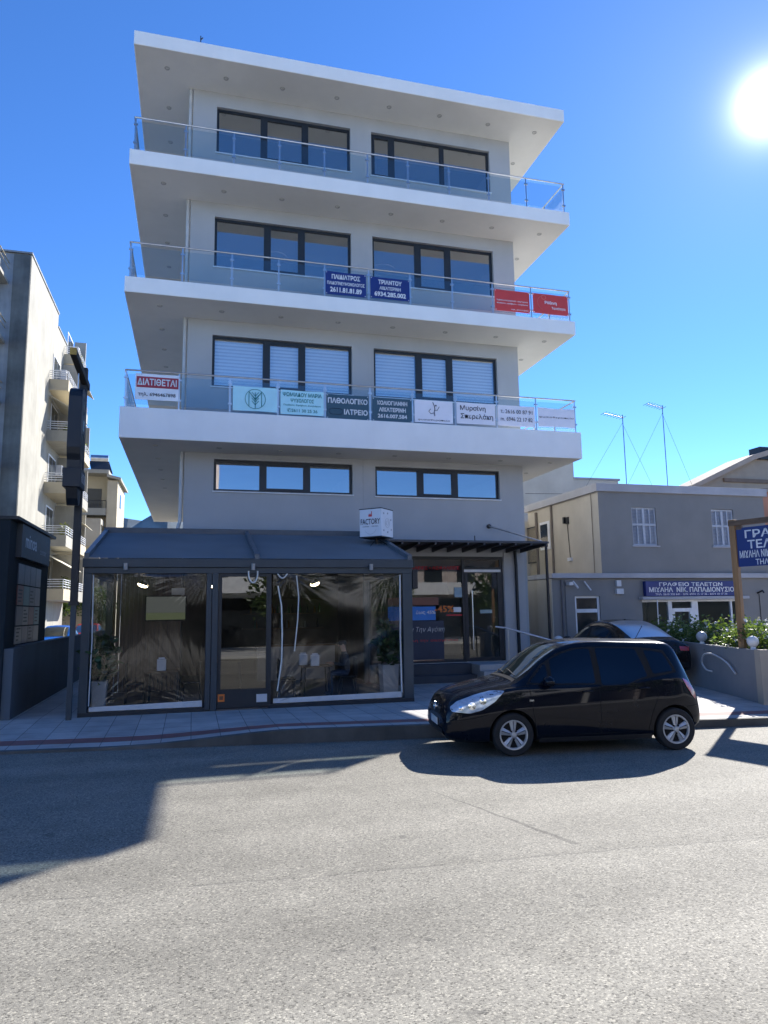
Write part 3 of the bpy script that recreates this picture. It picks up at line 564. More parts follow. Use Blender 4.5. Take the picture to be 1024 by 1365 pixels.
def film(name, x0, x1, z0, z1, pulls, seed):
    """a plastic sheet pulled tight at some of its corners; wrinkles fan out of them"""
    rnd = random.Random(seed); nx, nz = 170, 190; mb = MB(); ph = [rnd.random() * 6.28 for _ in range(12)]
    def P(i, j):
        u, v = i / nx, j / nz; x, z = x0 + (x1 - x0) * u, z0 + (z1 - z0) * v; d = .012 * math.sin(5 * u + ph[0]) * math.sin(4 * v + ph[1])
        for k, (pu, pv, amp, fq) in enumerate(pulls):
            dx, dz = (u - pu) * (x1 - x0), (v - pv) * (z1 - z0); r = math.hypot(dx, dz) + 1e-4; a = math.atan2(dz, dx)
            d += amp * min(1, r / .25) * math.exp(-r / (.30 if pv > .5 else .45)) * (math.sin(a * fq + ph[k + 2] + .5 * math.sin(r * 5 + ph[k])) + .5 * math.sin(a * fq * 2.3 + ph[k + 5]))
        e = min(1, u / .03, (1 - u) / .03, v / .02, (1 - v) / .02)
        return (x, FY + .05 + d * e, z)
    g = [[P(i, j) for j in range(nz + 1)] for i in range(nx + 1)]
    for i in range(nx):
        for j in range(nz): mb.quad(g[i][j], g[i+1][j], g[i+1][j+1], g[i][j+1])
    p = part(name, mb, MAT_FILM, K, smooth=True, recalc=False); return p
s1 = film('plastic_screen', -.09, 2.24, .175, 3.02, [(0, 1, .0052, 41), (1, 1, .0056, 45), (1, 0, .0075, 37), (0, 0, .0060, 30)], 3)
s2 = film('plastic_screen', 3.70, 6.71, .175, 3.02, [(0, 0, .026, 13), (.12, 1, .0080, 18), (1, .0, .0060, 22), (.9, 1, .0042, 24)], 8)
MAT_HEM = plain('white_hem', (.55, .57, .58), .55, 0, .1)
part('hem', MB().add([(-.06, FY + .035, .185), (2.2, FY + .035, .185), (2.2, FY + .04, .315), (-.06, FY + .04, .275)], [(0, 1, 2, 3)]), MAT_HEM, s1)
part('hem', MB().add([(3.72, FY + .035, .185), (6.66, FY + .035, .19), (6.66, FY + .04, .32), (3.72, FY + .04, .285)], [(0, 1, 2, 3)]), MAT_HEM, s2)
part('zip', MB().tube([(-.065, FY + .02, .3), (-.05, FY + .02, 1.6), (-.075, FY + .02, 3.0)], .014, 6), MAT_HEM, s1)
part('zip', MB().tube([(6.66, FY + .02, .3), (6.645, FY + .02, 1.6), (6.66, FY + .02, 3.0)], .018, 6), MAT_HEM, s2)
MAT_ROPE = plain('white_cord', (.66, .66, .62), .7)
part('pull_cord', MB().tube([(3.80, FY - .02, 2.75), (3.88, FY - .02, 2.3), (3.90, FY - .02, 1.7), (3.89, FY - .02, 1.1), (3.80, FY - .02, .45)], .017, 6), MAT_ROPE, s2)
part('pull_cord', MB().tube([(4.22, FY + .02, 2.98), (4.27, FY + .01, 2.5), (4.25, FY + .01, 2.0), (4.18, FY + .02, 1.3)], .013, 6), MAT_ROPE, s2)
dpan = MB().box(2.51, 2.58, FY + .02, FY + .09, .13, 3.02).box(3.55, 3.66, FY + .02, FY + .09, .13, 3.02).box(2.58, 3.55, FY + .02, FY + .09, .13, .52).box(2.58, 3.55, FY + .02, FY + .09, 2.96, 3.02)
dd = part('door', dpan, MAT_CAFED, K)
part('pane', MB().quad((2.58, FY + .05, .52), (3.55, FY + .05, .52), (3.55, FY + .05, 2.96), (2.58, FY + .05, 2.96)), glass('smoked_glass', (.38, .42, .44), .10), dd)
part('rail', MB().box(2.58, 3.55, FY + .06, FY + .08, 1.26, 1.30), MAT_CAFED, dd)
part('sticker', MB().box(2.53, 2.67, FY + .008, FY + .012, .27, .43), MAT_ORANGE, dd); part('sticker', MB().box(3.35, 3.58, FY + .008, FY + .012, .23, .40), plain('sticker_white', (.55, .56, .58), .5), dd)
part('sticker_print', MB().box(2.56, 2.64, FY + .004, FY + .007, .31, .39), plain('sticker_dark', (.16, .06, .03), .5), dd)
for x in (.57, 3.24, 5.93):
    l = part('spotlight', MB().tube([(x, FY - .12, 3.24), (x, FY - .12, 3.10)], .045, 12).box(x - .015, x + .015, FY - .12, FY - .061, 3.20, 3.24), plain('spot_grey', (.25, .25, .25), .4, .4), K, angle=40)
part('cable_loop', MB().tube([(3.24 + .10 * math.sin(R(-100 + 200 * k / 16)) * 1.0, FY - .09, 3.08 - .26 * math.cos(R(-90 + 180 * k / 16))) for k in range(17)], .016, 6).tube([(3.78 + .22 * k / 10, FY - .09, 3.02 - .10 * math.sin(math.pi * k / 10)) for k in range(11)], .014, 6), MAT_ROPE, K)
part('wall_speaker', MB().box(6.96, 7.09, FY - .02, FY + .16, 2.68, 3.12), MAT_BLACK, K, bevel=.01)
MAT_LAMP = emit('lamp_glow', (1.0, .80, .48), 9.0)
for x, y, z, a in ((.80, -1.2, 2.86, 20), (2.42, -1.2, 2.84, 5), (5.05, -.6, 2.90, -20)):
    t = thing('pendant_lamp', 'small glowing warm pendant lamp hanging inside the cafe ' + {20: 'behind the left plastic screen', 5: 'beside the door post', -20: 'behind the right plastic screen'}[a], 'lamp', (x, y, z), 0, 'pendant lamps in the cafe')
    part('lamp_shade', MB().lathe([(.02, .10), (.06, .085), (.13, .0)], Matrix.Translation((x, y, z)) @ Matrix.Rotation(R(a), 4, 'Y'), 20), MAT_CAFED, t, angle=40)
    part('bulb', MB().lathe([(.0001, -.005), (.12, .0), (.1, .02)], Matrix.Translation((x, y, z)) @ Matrix.Rotation(R(a), 4, 'Y') @ Matrix.Rotation(R(32), 4, 'X'), 20), MAT_LAMP, t)
    part('cord', MB().tube([(x, y, z + .09), (x, y, rz((y - FY) / 3.4) - .02)], .006, 5), MAT_BLACK, t)
# inside the cafe
MAT_TABLE = wood('table_wood', (.16, .10, .06), 0); MAT_CHAIR = plain('chair_black', (.015, .015, .017), .45)
def table(x, y, label):
    t = thing('cafe_table', label, 'table', (x, y, .115), 0, 'tables in the cafe')
    part('table_top', MB().box(x - .35, x + .35, y - .35, y + .35, .84, .87), MAT_TABLE, t, bevel=.006)
    for sx in (-1, 1):
        for sy in (-1, 1): part('leg', MB().tube([(x + sx * .29, y + sy * .29, .84), (x + sx * .33, y + sy * .33, .115)], .018, 6), MAT_CHAIR, t)
def chair(x, y, rot, label):
    t = thing('cafe_chair', label, 'chair', (x, y, .115), rot, 'chairs in the cafe')
    part('seat', MB().box(-.21, .21, -.2, .2, .44, .47), MAT_CHAIR, t, local=True, bevel=.01)
    bk = MB()
    for k in range(5): bk.box(-.20 + .09 * k, -.16 + .09 * k, .19, .21, .47, .86)
    part('backrest', bk.box(-.21, .21, .185, .215, .86, .92), MAT_CHAIR, t, local=True)
    for sx in (-1, 1):
        for sy in (-1, 1): part('leg', MB().tube([(sx * .18, sy * .17, .44), (sx * .21, sy * .21, 0)], .014, 6), MAT_CHAIR, t, local=True)
table(1.35, -1.5, 'wooden cafe table behind the left plastic screen'); table(4.9, -1.6, 'wooden cafe table behind the middle of the right plastic screen'); table(2.95, 1.2, 'wooden cafe table seen through the dark glass door')
chair(.72, -1.45, R(90), 'black slatted chair left of the table behind the left screen'); chair(1.98, -1.5, R(-90), 'black slatted chair right of the table behind the left screen')
chair(4.2, -1.55, R(90), 'black slatted empty chair left of the table behind the right screen'); chair(5.72, -1.5, R(-90), 'black slatted chair the seated person in the cafe uses')
MAT_NAP = plain('napkin_white', (.62, .63, .65), .5)
def caddy(x, y, z, label):
    solid('napkin_box', MB().box(x - .10, x + .10, y - .07, y + .07, z, z + .26).box(x - .07, x + .07, y - .01, y + .01, z + .26, z + .30), MAT_NAP, label, 'napkin box', 'napkin boxes on the tables', bevel=.01)
caddy(1.30, -1.72, .871, 'white napkin box on the table behind the left screen'); caddy(4.85, -1.80, .871, 'white napkin box at the front of the table behind the right screen'); caddy(4.62, -1.42, .871, 'white napkin box further back on the table behind the right screen')
c = thing('bar_counter', 'pale fronted bar counter deep inside the cafe', 'counter', (4.9, 3.4, .115))
part('front', MB().box(3.9, 6.3, 3.1, 3.6, .116, 1.12), plain('counter_front', (.34, .33, .33), .5), c); part('worktop', MB().box(3.85, 6.35, 3.05, 3.65, 1.123, 1.17), MAT_TABLE, c)
sv = thing('bottle_shelf', 'dark wall shelf of bottles behind the bar counter', 'shelf', (4.6, 5.8, 1.4)); part('board', MB().box(3.6, 6.4, 5.6, 5.98, 1.6, 1.64).box(3.6, 6.4, 5.6, 5.98, 2.1, 2.14).box(3.6, 6.4, 5.6, 5.98, 2.6, 2.64), MAT_TABLE, sv)
for k in range(26):
    x = 3.7 + 1.3 * random.random() * 2; z = random.choice((1.645, 2.145)); h = random.uniform(.2, .34)
    part('bottle', MB().lathe([(.035, 0), (.038, .02), (.038, h * .6), (.013, h * .78), (.013, h)], Matrix.Translation((x, 5.72, z)), 10), plain('bottle_%d' % (k % 4), [(.05, .12, .05), (.25, .12, .03), (.3, .3, .3), (.02, .02, .03)][k % 4], .15), sv)
tv = thing('bright_patch_panel', 'added glowing panel imitating a bright patch of light behind the left plastic screen', 'screen', (1.25, 1.26, 2.0))  # added glowing panel, imitates a bright reflection; no screen stands here
part('added_panel_frame', MB().box(.72, 1.80, 1.24, 1.29, 1.98, 2.66), MAT_BLACK, tv); part('glow_top', MB().box(.75, 1.77, 1.234, 1.239, 2.20, 2.63), emit('panel_glow_grey', (.30, .32, .30), .09), tv); part('glow_low', MB().box(.75, 1.77, 1.234, 1.239, 2.01, 2.197), emit('panel_glow_green', (.24, .28, .16), .11), tv)  # tv is the added glowing panel; all three parts belong to it
solid('wall_notice', MB().box(1.40, 1.74, 1.20, 1.21, 2.68, 2.86), MAT_NAP, 'white notice above the added glowing panel in the cafe', 'notice')
LEAF_D = leafy('dark_leaves', (.012, .030, .010), (.05, .10, .03)); MAT_POT = plain('pale_planter', (.33, .34, .34), .6, 0, .1)
def leafball(mb, c, rx, ry, rz_, n, size, rnd, lo=.45):
    for _ in range(n):
        while True:
            p = Vector((rnd.uniform(-1, 1), rnd.uniform(-1, 1), rnd.uniform(-1, 1)))
            if p.length <= 1 and p.length > lo * rnd.random(): break
        p = Vector((c[0] + p.x * rx, c[1] + p.y * ry, c[2] + p.z * rz_)); leaf(mb, p, size * rnd.uniform(.6, 1.3), rnd)
def leaf(mb, p, s, rnd, asp=.5):
    d = Vector((rnd.uniform(-1, 1), rnd.uniform(-1, 1), rnd.uniform(-.6, .8))).normalized(); w = d.orthogonal().normalized(); w = (Matrix.Rotation(rnd.uniform(0, 6.28), 3, d) @ w)
    n = d.cross(w); m = d * s * .5
    mb.add([p, p + m + w * s * asp * .5 + n * s * .06, p + d * s, p + m - w * s * asp * .5 + n * s * .06], [(0, 1, 2, 3)])
def planter(x, y, w, h, label):
    t = thing('potted_plant', label, 'plant', (x, y, .115), 0, 'potted plants inside the cafe'); rnd = random.Random(int(x * 100))
    part('pot', MB().add([(x - w * .8, y - w * .8, .116), (x + w * .8, y - w * .8, .116), (x + w * .8, y + w * .8, .116), (x - w * .8, y + w * .8, .116), (x - w, y - w, h), (x + w, y - w, h), (x + w, y + w, h), (x - w, y + w, h)], [(3, 2, 1, 0), (4, 5, 6, 7), (0, 1, 5, 4), (1, 2, 6, 5), (2, 3, 7, 6), (3, 0, 4, 7)]), MAT_POT, t)
    f = MB(); leafball(f, (x, y, h + .45), .32, .3, .52, 320, .22, rnd); part('foliage', f, LEAF_D, t, recalc=False)
    st = MB()
    for k in range(6): st.tube([(x, y, h - .02), (x + rnd.uniform(-.2, .2), y + rnd.uniform(-.2, .2), h + .7)], .008, 5)
    part('stem', st, MAT_TABLE, t)
planter(.10, -2.78, .15, .78, 'dark leafy plant in a pale pot at the left end of the cafe'); planter(6.45, -2.72, .20, .92, 'dark leafy plant in a pale pot at the right end of the cafe')
# the seated guest
def person(label, loc, rz, shirt, trousers, cap=True):
    t = thing('person', label, 'person', loc, rz)
    # facing -X (local): pelvis at the seat height
    H = .48
    body = [[('pel', (0, 0, H + .10), (.15, .13)), ('bel', (-.02, 0, H + .26), (.14, .12)), ('che', (-.04, 0, H + .44), (.16, .125)), ('nec', (-.07, 0, H + .60), (.06, .06)), ('hed', (-.10, 0, H + .68), (.075, .07)), ('cro', (-.10, 0, H + .80), (.085, .075))]]
    for s in (-1, 1):
        body += [[('che', 0, 0), ('sh%d' % s, (-.05, s * .19, H + .50), (.065, .06)), ('el%d' % s, (-.12, s * .24, H + .26), (.045, .045)), ('wr%d' % s, (-.36, s * .14, H + .30), (.032, .03)), ('pa%d' % s, (-.43, s * .11, H + .31), (.03, .018))]]
        for k in range(4): body += [[('pa%d' % s, 0, 0), ('f%d%d' % (s, k), (-.49, s * (.085 + .018 * k), H + .315), (.009, .009)), ('g%d%d' % (s, k), (-.525 + .006 * abs(k - 1), s * (.085 + .018 * k), H + .302), (.008, .008))]]
        body += [[('pa%d' % s, 0, 0), ('t%d' % s, (-.445, s * .075, H + .32), (.010, .010))]]
        body += [[('pel', 0, 0), ('hi%d' % s, (-.03, s * .10, H + .07), (.095, .09)), ('kn%d' % s, (-.44, s * .12, H + .06), (.062, .06)), ('an%d' % s, (-.40, s * .12, .09), (.042, .042)), ('to%d' % s, (-.55, s * .13, .035), (.04, .03))]]
    idx = {}; vs = []; es = []; rs = []
    for ch in body:
        prev = None
        for key, p, r in ch:
            if key not in idx: idx[key] = len(vs); vs.append(p); rs.append(r)
            if prev is not None: es.append((prev, idx[key]))
            prev = idx[key]
    me = bpy.data.meshes.new('body'); me.from_pydata(vs, es, []); o = bpy.data.objects.new('body', me); COL.objects.link(o); o.parent = t
    o.modifiers.new('skin', 'SKIN')
    bm = bmesh.new(); bm.from_mesh(me); ly = bm.verts.layers.skin.verify(); bm.verts.ensure_lookup_table()
    for i, v in enumerate(bm.verts): v[ly].radius = rs[i]; v[ly].use_root = (i == 0)
    bm.to_mesh(me); bm.free(); sb = o.modifiers.new('smooth', 'SUBSURF'); sb.levels = sb.render_levels = 2
    nt = NT('figure_cloth'); sp = nt.n('ShaderNodeSeparateXYZ'); nt.l(nt.oc(), sp.inputs[0])
    isleg = nt.math('LESS_THAN', sp.outputs[2], H + .16); ishead = nt.math('GREATER_THAN', sp.outputs[2], H + .585); ishand = nt.math('LESS_THAN', nt.math('MULTIPLY_ADD', nt.math('GREATER_THAN', sp.outputs[2], H + .2), -9, sp.outputs[0]), -9.35)
    c = nt.mix(isleg, shirt, trousers); c = nt.mix(nt.math('MAXIMUM', ishead, ishand), c, (.36, .21, .15)); nt.bsdf(Base_Color=c, Roughness=.8); me.materials.append(nt.m)
    hd = Vector((-.115, 0, H + .74)); f = MB().ball(hd + Vector((-.085, 0, -.012)), .016, 8, (1.2, .7, 1.4))
    part('nose', f, plain('skin', (.36, .21, .15), .6), t, local=True, smooth=True)
    f = MB()
    for s in (-1, 1): f.ball(hd + Vector((-.073, s * .03, .015)), .010, 8)
    part('eyes', f, MAT_BLACK, t, local=True); part('mouth', MB().box(hd.x - .082, hd.x - .07, -.022, .022, hd.z - .05, hd.z - .044), plain('lips', (.25, .09, .08), .6), t, local=True)
    f = MB()
    for s in (-1, 1): f.ball(hd + Vector((.01, s * .082, 0)), .022, 8, (1, .5, 1.4))
    part('ears', f, plain('skin', (.36, .21, .15), .6), t, local=True, smooth=True)
    if cap: part('cap', MB().ball(hd + Vector((.01, 0, .055)), .10, 14, (1.05, .92, .75)).box(hd.x - .19, hd.x - .06, -.07, .07, hd.z + .045, hd.z + .06), MAT_BLACK, t, local=True, smooth=True)
person('person in a dark jacket and black cap sitting at the cafe table', (5.70, -1.5, .115), 0, (.03, .035, .045), (.04, .06, .10))
# the cube sign on the cafe roof
Q = thing('cube_sign', 'white cube sign with FACTORY lettering, standing corner-on upon the cafe roof', 'sign', (6.64, -1.0, 3.9))
a45 = Matrix.Translation((6.64, -1.0, 0)) @ Matrix.Rotation(R(-43), 4, 'Z')
part('box', MB().xbox(a45, -.325, .325, -.325, .325, 4.10, 4.82), plain('sign_panel_white', (.66, .68, .72), .4, 0, .04), Q, bevel=.004)
part('edge_trim', MB().xbox(a45, -.335, .335, -.335, .335, 4.823, 4.84).xbox(a45, -.335, .335, -.335, .335, 4.075, 4.097), MAT_BLACK, Q)
part('stand', MB().box(6.61, 6.67, -1.03, -.97, 3.82, 4.072).tube([(6.64, -1, 4.07), (6.35, -1.4, 3.80)], .012, 5).tube([(6.64, -1, 4.07), (6.95, -1.4, 3.80)], .012, 5), MAT_BLACK, Q)
L1 = (a45.to_3x3() @ Vector((1, 0, 0))); c1 = a45 @ Vector((0, -.329, 0)); N1 = Vector((L1.y, -L1.x, 0))
text('FACTORY', Q, MAT_INK, (c1.x, c1.y, 4.49), L1, .58, .15, .012)
text('COFFEE  ·  DRINKS', Q, MAT_INK, (c1.x, c1.y, 4.36), L1, .46, .03)
ic = MB()
for (u0, u1, w0, w1) in ((-.055, .05, 4.62, 4.665), (.03, .05, 4.665, 4.76), (-.05, .025, 4.672, 4.69)): 
    p = [c1 + L1 * u - N1 * .0 for u in (u0, u1)]; off = N1 * .004
    ic.quad((p[0] + off).xy.to_3d() + Vector((0, 0, w0)), (p[1] + off).xy.to_3d() + Vector((0, 0, w0)), (p[1] + off).xy.to_3d() + Vector((0, 0, w1)), (p[0] + off).xy.to_3d() + Vector((0, 0, w1)))
part('emblem', ic, MAT_RED, Q, recalc=False)
def ringmark(cc, ux, z, r, a0=0, a1=360, rr=.004, n=24): return MB().tube([cc + ux * (r * math.cos(R(a0 + (a1 - a0) * k / n))) + Vector((0, 0, z + r * math.sin(R(a0 + (a1 - a0) * k / n)))) for k in range(n + 1)], rr, 4)
MAT_FAINT = plain('faint_ink', (.36, .38, .43), .5)
part('print', ringmark(c1, L1, 4.34, .18, 200, 340), MAT_FAINT, Q)
L2 = a45.to_3x3() @ Vector((0, 1, 0)); c2 = a45 @ Vector((.329, 0, 0)); pr = ringmark(c2, L2, 4.46, .12).merge(ringmark(c2, L2, 4.46, .06))
for u, z in ((-.2, 4.7), (.02, 4.72), (.2, 4.56), (-.2, 4.25), (.02, 4.22), (.22, 4.3)): pr.merge(ringmark(c2 + L2 * u, L2, z, .022, rr=.007, n=8))
part('print', pr, MAT_FAINT, Q)

# ------------------------------------------------------------------ left of the cafe
P = thing('pole_sign', 'tall black pole sign with barrel-shaped panel over a FACTORY box', 'sign', (-.40, -3.32, .08))
part('pole', MB().box(-.47, -.33, -3.39, -3.25, 2.42, 7.42), MAT_BLACK, P, bevel=.008); part('pole_foot', MB().box(-.45, -.35, -3.37, -3.27, .08, 2.417), MAT_CAFE, P)
part('pole_cap', MB().box(-.49, -.31, -3.41, -3.23, 2.36, 2.44), MAT_BLACK, P)
part('bracket_beam', MB().add([(-.50, -4.55, 7.28), (-.38, -4.55, 7.28), (-.30, -3.15, 6.98), (-.42, -3.15, 6.98), (-.50, -4.55, 7.42), (-.38, -4.55, 7.42), (-.30, -3.15, 7.12), (-.42, -3.15, 7.12)], [(0, 3, 2, 1), (4, 5, 6, 7), (0, 1, 5, 4), (1, 2, 6, 5), (2, 3, 7, 6), (3, 0, 4, 7)]), wood('black_timber', (.02, .018, .016), 1), P)
part('beam_end', MB().box(-.502, -.378, -4.565, -4.551, 7.28, 7.42), wood('yellow_timber', (.40, .26, .05), 1), P)
prof = []
for k in range(9): a = math.pi - math.pi * k / 8; prof.append((-3.86 + .40 * math.cos(a), 6.62 + .22 * math.sin(a)))
prof += [(-3.46, 6.0), (-3.46, 5.55), (-3.52, 5.42), (-3.62, 5.30), (-3.64, 5.10), (-4.08, 5.10), (-4.10, 5.30), (-4.20, 5.42), (-4.26, 5.55), (-4.26, 6.0)]
prof = [(-3.70 + (a_ + 3.86) * .65, b_) for a_, b_ in prof]
part('hanging_panel', MB().prism(prof, 0, -.58, -.32), plain('sign_dark_blue', (.004, .008, .014), .45), P, bevel=.012)
part('lower_box', MB().box(-.62, -.28, -4.0, -3.41, 4.72, 5.11), plain('sign_dark_blue', (.004, .008, .014), .45), P, bevel=.012)
part('lower_tip', MB().prism([(-3.95, 4.717), (-3.46, 4.717), (-3.54, 4.50), (-3.64, 4.38), (-3.76, 4.38), (-3.87, 4.50)], 0, -.56, -.34), plain('sign_dark_blue', (.004, .008, .014), .45), P)
text('FACTORY', P, plain('sign_grey', (.45, .46, .48), .5), (-.272, -3.70, 4.92), (0, 1, 0), .52, .20, .015)
text('///', P, MAT_MINT, (-.314, -3.70, 6.05), (0, 1, 0), .16, .22, .01)
for z in (6.45, 5.7): part('print', MB().tube([(-.316, -3.70 + .15 * math.cos(t * .2618), z + .18 * math.sin(t * .2618)) for t in range(25)], .006, 4), plain('sign_print', (.06, .10, .12), .5), P)
part('hook', MB().tube([(-.43, -3.85, 7.15), (-.43, -3.85, 6.8)], .012, 5), MAT_STEEL, P)
MAT_DARKW = plaster('dark_cladding', (.018, .026, .032), .15)
T = thing('dark_shop_front', 'dark clad corner shop with a business directory on its side, at the left edge', 'shop', (-4.2, -1, .05))
part('wall', MB().box(-9, -1.74, -3.0, 1.2, .03, 4.16), MAT_DARKW, T)
part('fascia', MB().box(-1.737, -1.62, -2.45, .68, 3.42, 4.14), plain('fascia_metal', (.035, .045, .055), .5), T); part('coping', MB().box(-9.02, -1.58, -3.03, 1.22, 4.163, 4.23), MAT_BLACK, T)
text('minoa', T, plain('pale_lettering', (.40, .46, .52), .4), (-1.615, -1.55, 3.80), (0, 1, 0), 1.15, .30, .012); text('center', T, plain('dim_lettering', (.16, .19, .22), .4), (-1.615, -.2, 3.68), (0, 1, 0), .75, .12)
DC = [(.08, .10, .125), (.085, .10, .12), (.15, .16, .17), (.19, .19, .18), (.10, .11, .12), (.12, .05, .05), (.20, .20, .20), (.05, .17, .18), (.11, .12, .14)]
rows = ((2.86, 3.30), (2.40, 2.83), (1.96, 2.37), (1.56, 1.93)); rnd = random.Random(5)
for j, (z0, z1) in enumerate(rows):
    for k in range(4):
        y0 = -2.15 + .60 * k; col = DC[(j * 4 + k * 2 + j) % len(DC)] if j else (.07, .09, .12)
        part('directory_tile', MB().box(-1.737, -1.715, y0, y0 + .57, z0, z1), plain('tile_%d_%d' % (j, k), col, .35), T)
        if j and (k + j) % 2:
            m = MB()
            for q in range(4): m.box(-1.714, -1.712, y0 + .08, y0 + .08 + .38 * rnd.uniform(.5, 1), z0 + .07 + .08 * q, z0 + .10 + .08 * q)
            part('tile_print', m, plain('tile_ink', (.03, .04, .05), .5), T)
part('meter_box', MB().box(-1.737, -1.66, -2.42, -2.12, .98, 1.42), MAT_BLACK, T)
solid('garden_wall', MB().box(-1.735, -1.56, -2.95, 14.0, .03, 1.50).box(-1.75, -1.545, -2.0, 14.0, 1.503, 1.535), plaster('grey_blue_render', (.115, .14, .165), .15), 'low smooth grey wall running back beside the cafe, below the directory', 'wall')
# white apartment block on the left
A = thing('apartment_block', 'tall white apartment block with stacked balconies behind the dark shop', 'building', (-12, 27, 0)); AX, AY = -6.0, 16.76
MAT_AW = plaster('weathered_white', (.37, .355, .305), .18, 1.0); MAT_AG = plaster('weathered_grey', (.36, .38, .40), .3, 1.2); MAT_CREAM = plaster('cream_render', (.50, .44, .32), .12)
part('wall', MB().box(-22, AX, AY, 24, 0, 19.65).box(-22, AX, 24.003, 30, 0, 18.9), MAT_AW, A)
part('front_pier', MB().box(AX - .78, AX - .02, AY - .08, AY - .003, 0, 19.6), plaster('stained_pier', (.20, .21, .20), .35, 1.2), A); part('front_bay', MB().box(-22, AX - .783, AY - .06, AY - .003, 0, 19.58), MAT_AG, A)
part('roof_edge', MB().box(-22.05, AX + .05, AY - .12, 24.05, 19.653, 19.74).box(-22.05, AX + .05, 24.053, 30.05, 18.903, 18.98), MAT_AG, A)
for z in (9.0, 12.0, 15.0, 18.0):
    fb = part('front_balcony', MB().box(-14, -6.95, 15.0, AY - .063, z, z + .16).box(-14, -6.95, 15.0, 15.08, z + .163, z + .5), MAT_AW, A); m = MB()
    for j in range(26): m.tube([(-7.0 - .25 * j, 15.04, z + .5), (-7.0 - .25 * j, 15.04, z + 1.1)], .014, 5)
    part('rail', m.tube([(-14, 15.04, z + 1.1), (-6.95, 15.04, z + 1.1)], .03, 6).tube([(-6.98, 15.04, z + 1.1), (-6.98, 16.7, z + 1.1)], .03, 6).tube([(-6.98, 15.04, z + .8), (-6.98, 16.7, z + .8)], .02, 6), MAT_CREAM, fb)
rnd = random.Random(11)
for fl in range(6):
    z = 3.0 + 2.9 * fl; xo = -4.75 if fl < 4 else (-5.0 if fl < 5 else -5.2)
    for bay, (y0, y1) in enumerate(((22.3, 25.9), (26.3, 29.8))):
        if fl == 5 and bay == 0: continue
        b = part('balcony', MB().box(AX + .003, xo, y0, y1, z - .02, z + .14).box(xo - .08, xo, y0, y1, z + .143, z + .60).box(AX + .003, xo - .083, y0, y0 + .08, z + .143, z + .60), MAT_AW if (fl + bay) % 2 else MAT_CREAM, A)
        m = MB()
        for q in (.72, .86, .98, 1.10): m.tube([(xo - .04, y0, z + q), (xo - .04, y1, z + q)], .02, 6).tube([(AX + .01, y0 + .04, z + q), (xo - .04, y0 + .04, z + q)], .02, 6)
        for q in range(5): m.tube([(xo - .04, y0 + .04 + (y1 - y0 - .08) * q / 4, z + .55), (xo - .04, y0 + .04 + (y1 - y0 - .08) * q / 4, z + 1.10)], .024, 6)
        part('rail', m, MAT_WHITE, b)
        w = part('window', MB().box(AX + .003, AX + .04, y0 + .8, y0 + 2.8, z + .15, z + 2.35), MAT_WHITE, A)
        part('pane', MB().box(AX + .043, AX + .05, y0 + .9, y0 + 1.76, z + .25, z + 2.25).box(AX + .043, AX + .05, y0 + 1.84, y0 + 2.7, z + .25, z + 2.25), plain('dark_pane', (.03, .04, .05), .08), w)
        part('party_screen', MB().box(AX + .003, xo - .1, y1 + .05, y1 + .20, z - .02, z + 2.7), MAT_AW, A)
        if (fl + bay * 2) % 3 == 0:
            part('awning', MB().add([(AX + .05, y0 + .1, z + 2.6), (AX + .05, y1 - .1, z + 2.6), (xo + .35, y1 - .1, z + 1.7), (xo + .35, y0 + .1, z + 1.7), (AX + .05, y0 + .1, z + 2.57), (AX + .05, y1 - .1, z + 2.57), (xo + .35, y1 - .1, z + 1.67), (xo + .35, y0 + .1, z + 1.67)], [(0, 1, 2, 3), (7, 6, 5, 4), (0, 3, 7, 4), (1, 5, 6, 2), (2, 6, 7, 3)]), plaster('awning_cloth', (.60, .55, .42), .1), A)
        elif rnd.random() < .7:
            ac = part('air_conditioner', MB().box(AX + .05, AX + .38, y0 + 2.85, y0 + 3.5, z + 1.5, z + 2.1), MAT_NAP, A); part('fan', MB().lathe([(.0001, 0), (.24, 0), (.25, .01)], Matrix.Translation((AX + .383, y0 + 3.17, z + 1.8)) @ Matrix.Rotation(R(90), 4, 'Y'), 16), MAT_BLACK, ac)
        if rnd.random() < .5:
            f = MB(); leafball(f, (xo - .3, y0 + 1 + 2 * rnd.random(), z + .9), .26, .7, .45, 200, .18, rnd); part('balcony_plant', f, leafy('balcony_leaves', (.03, .05, .015), (.16, .17, .05)), A, recalc=False)
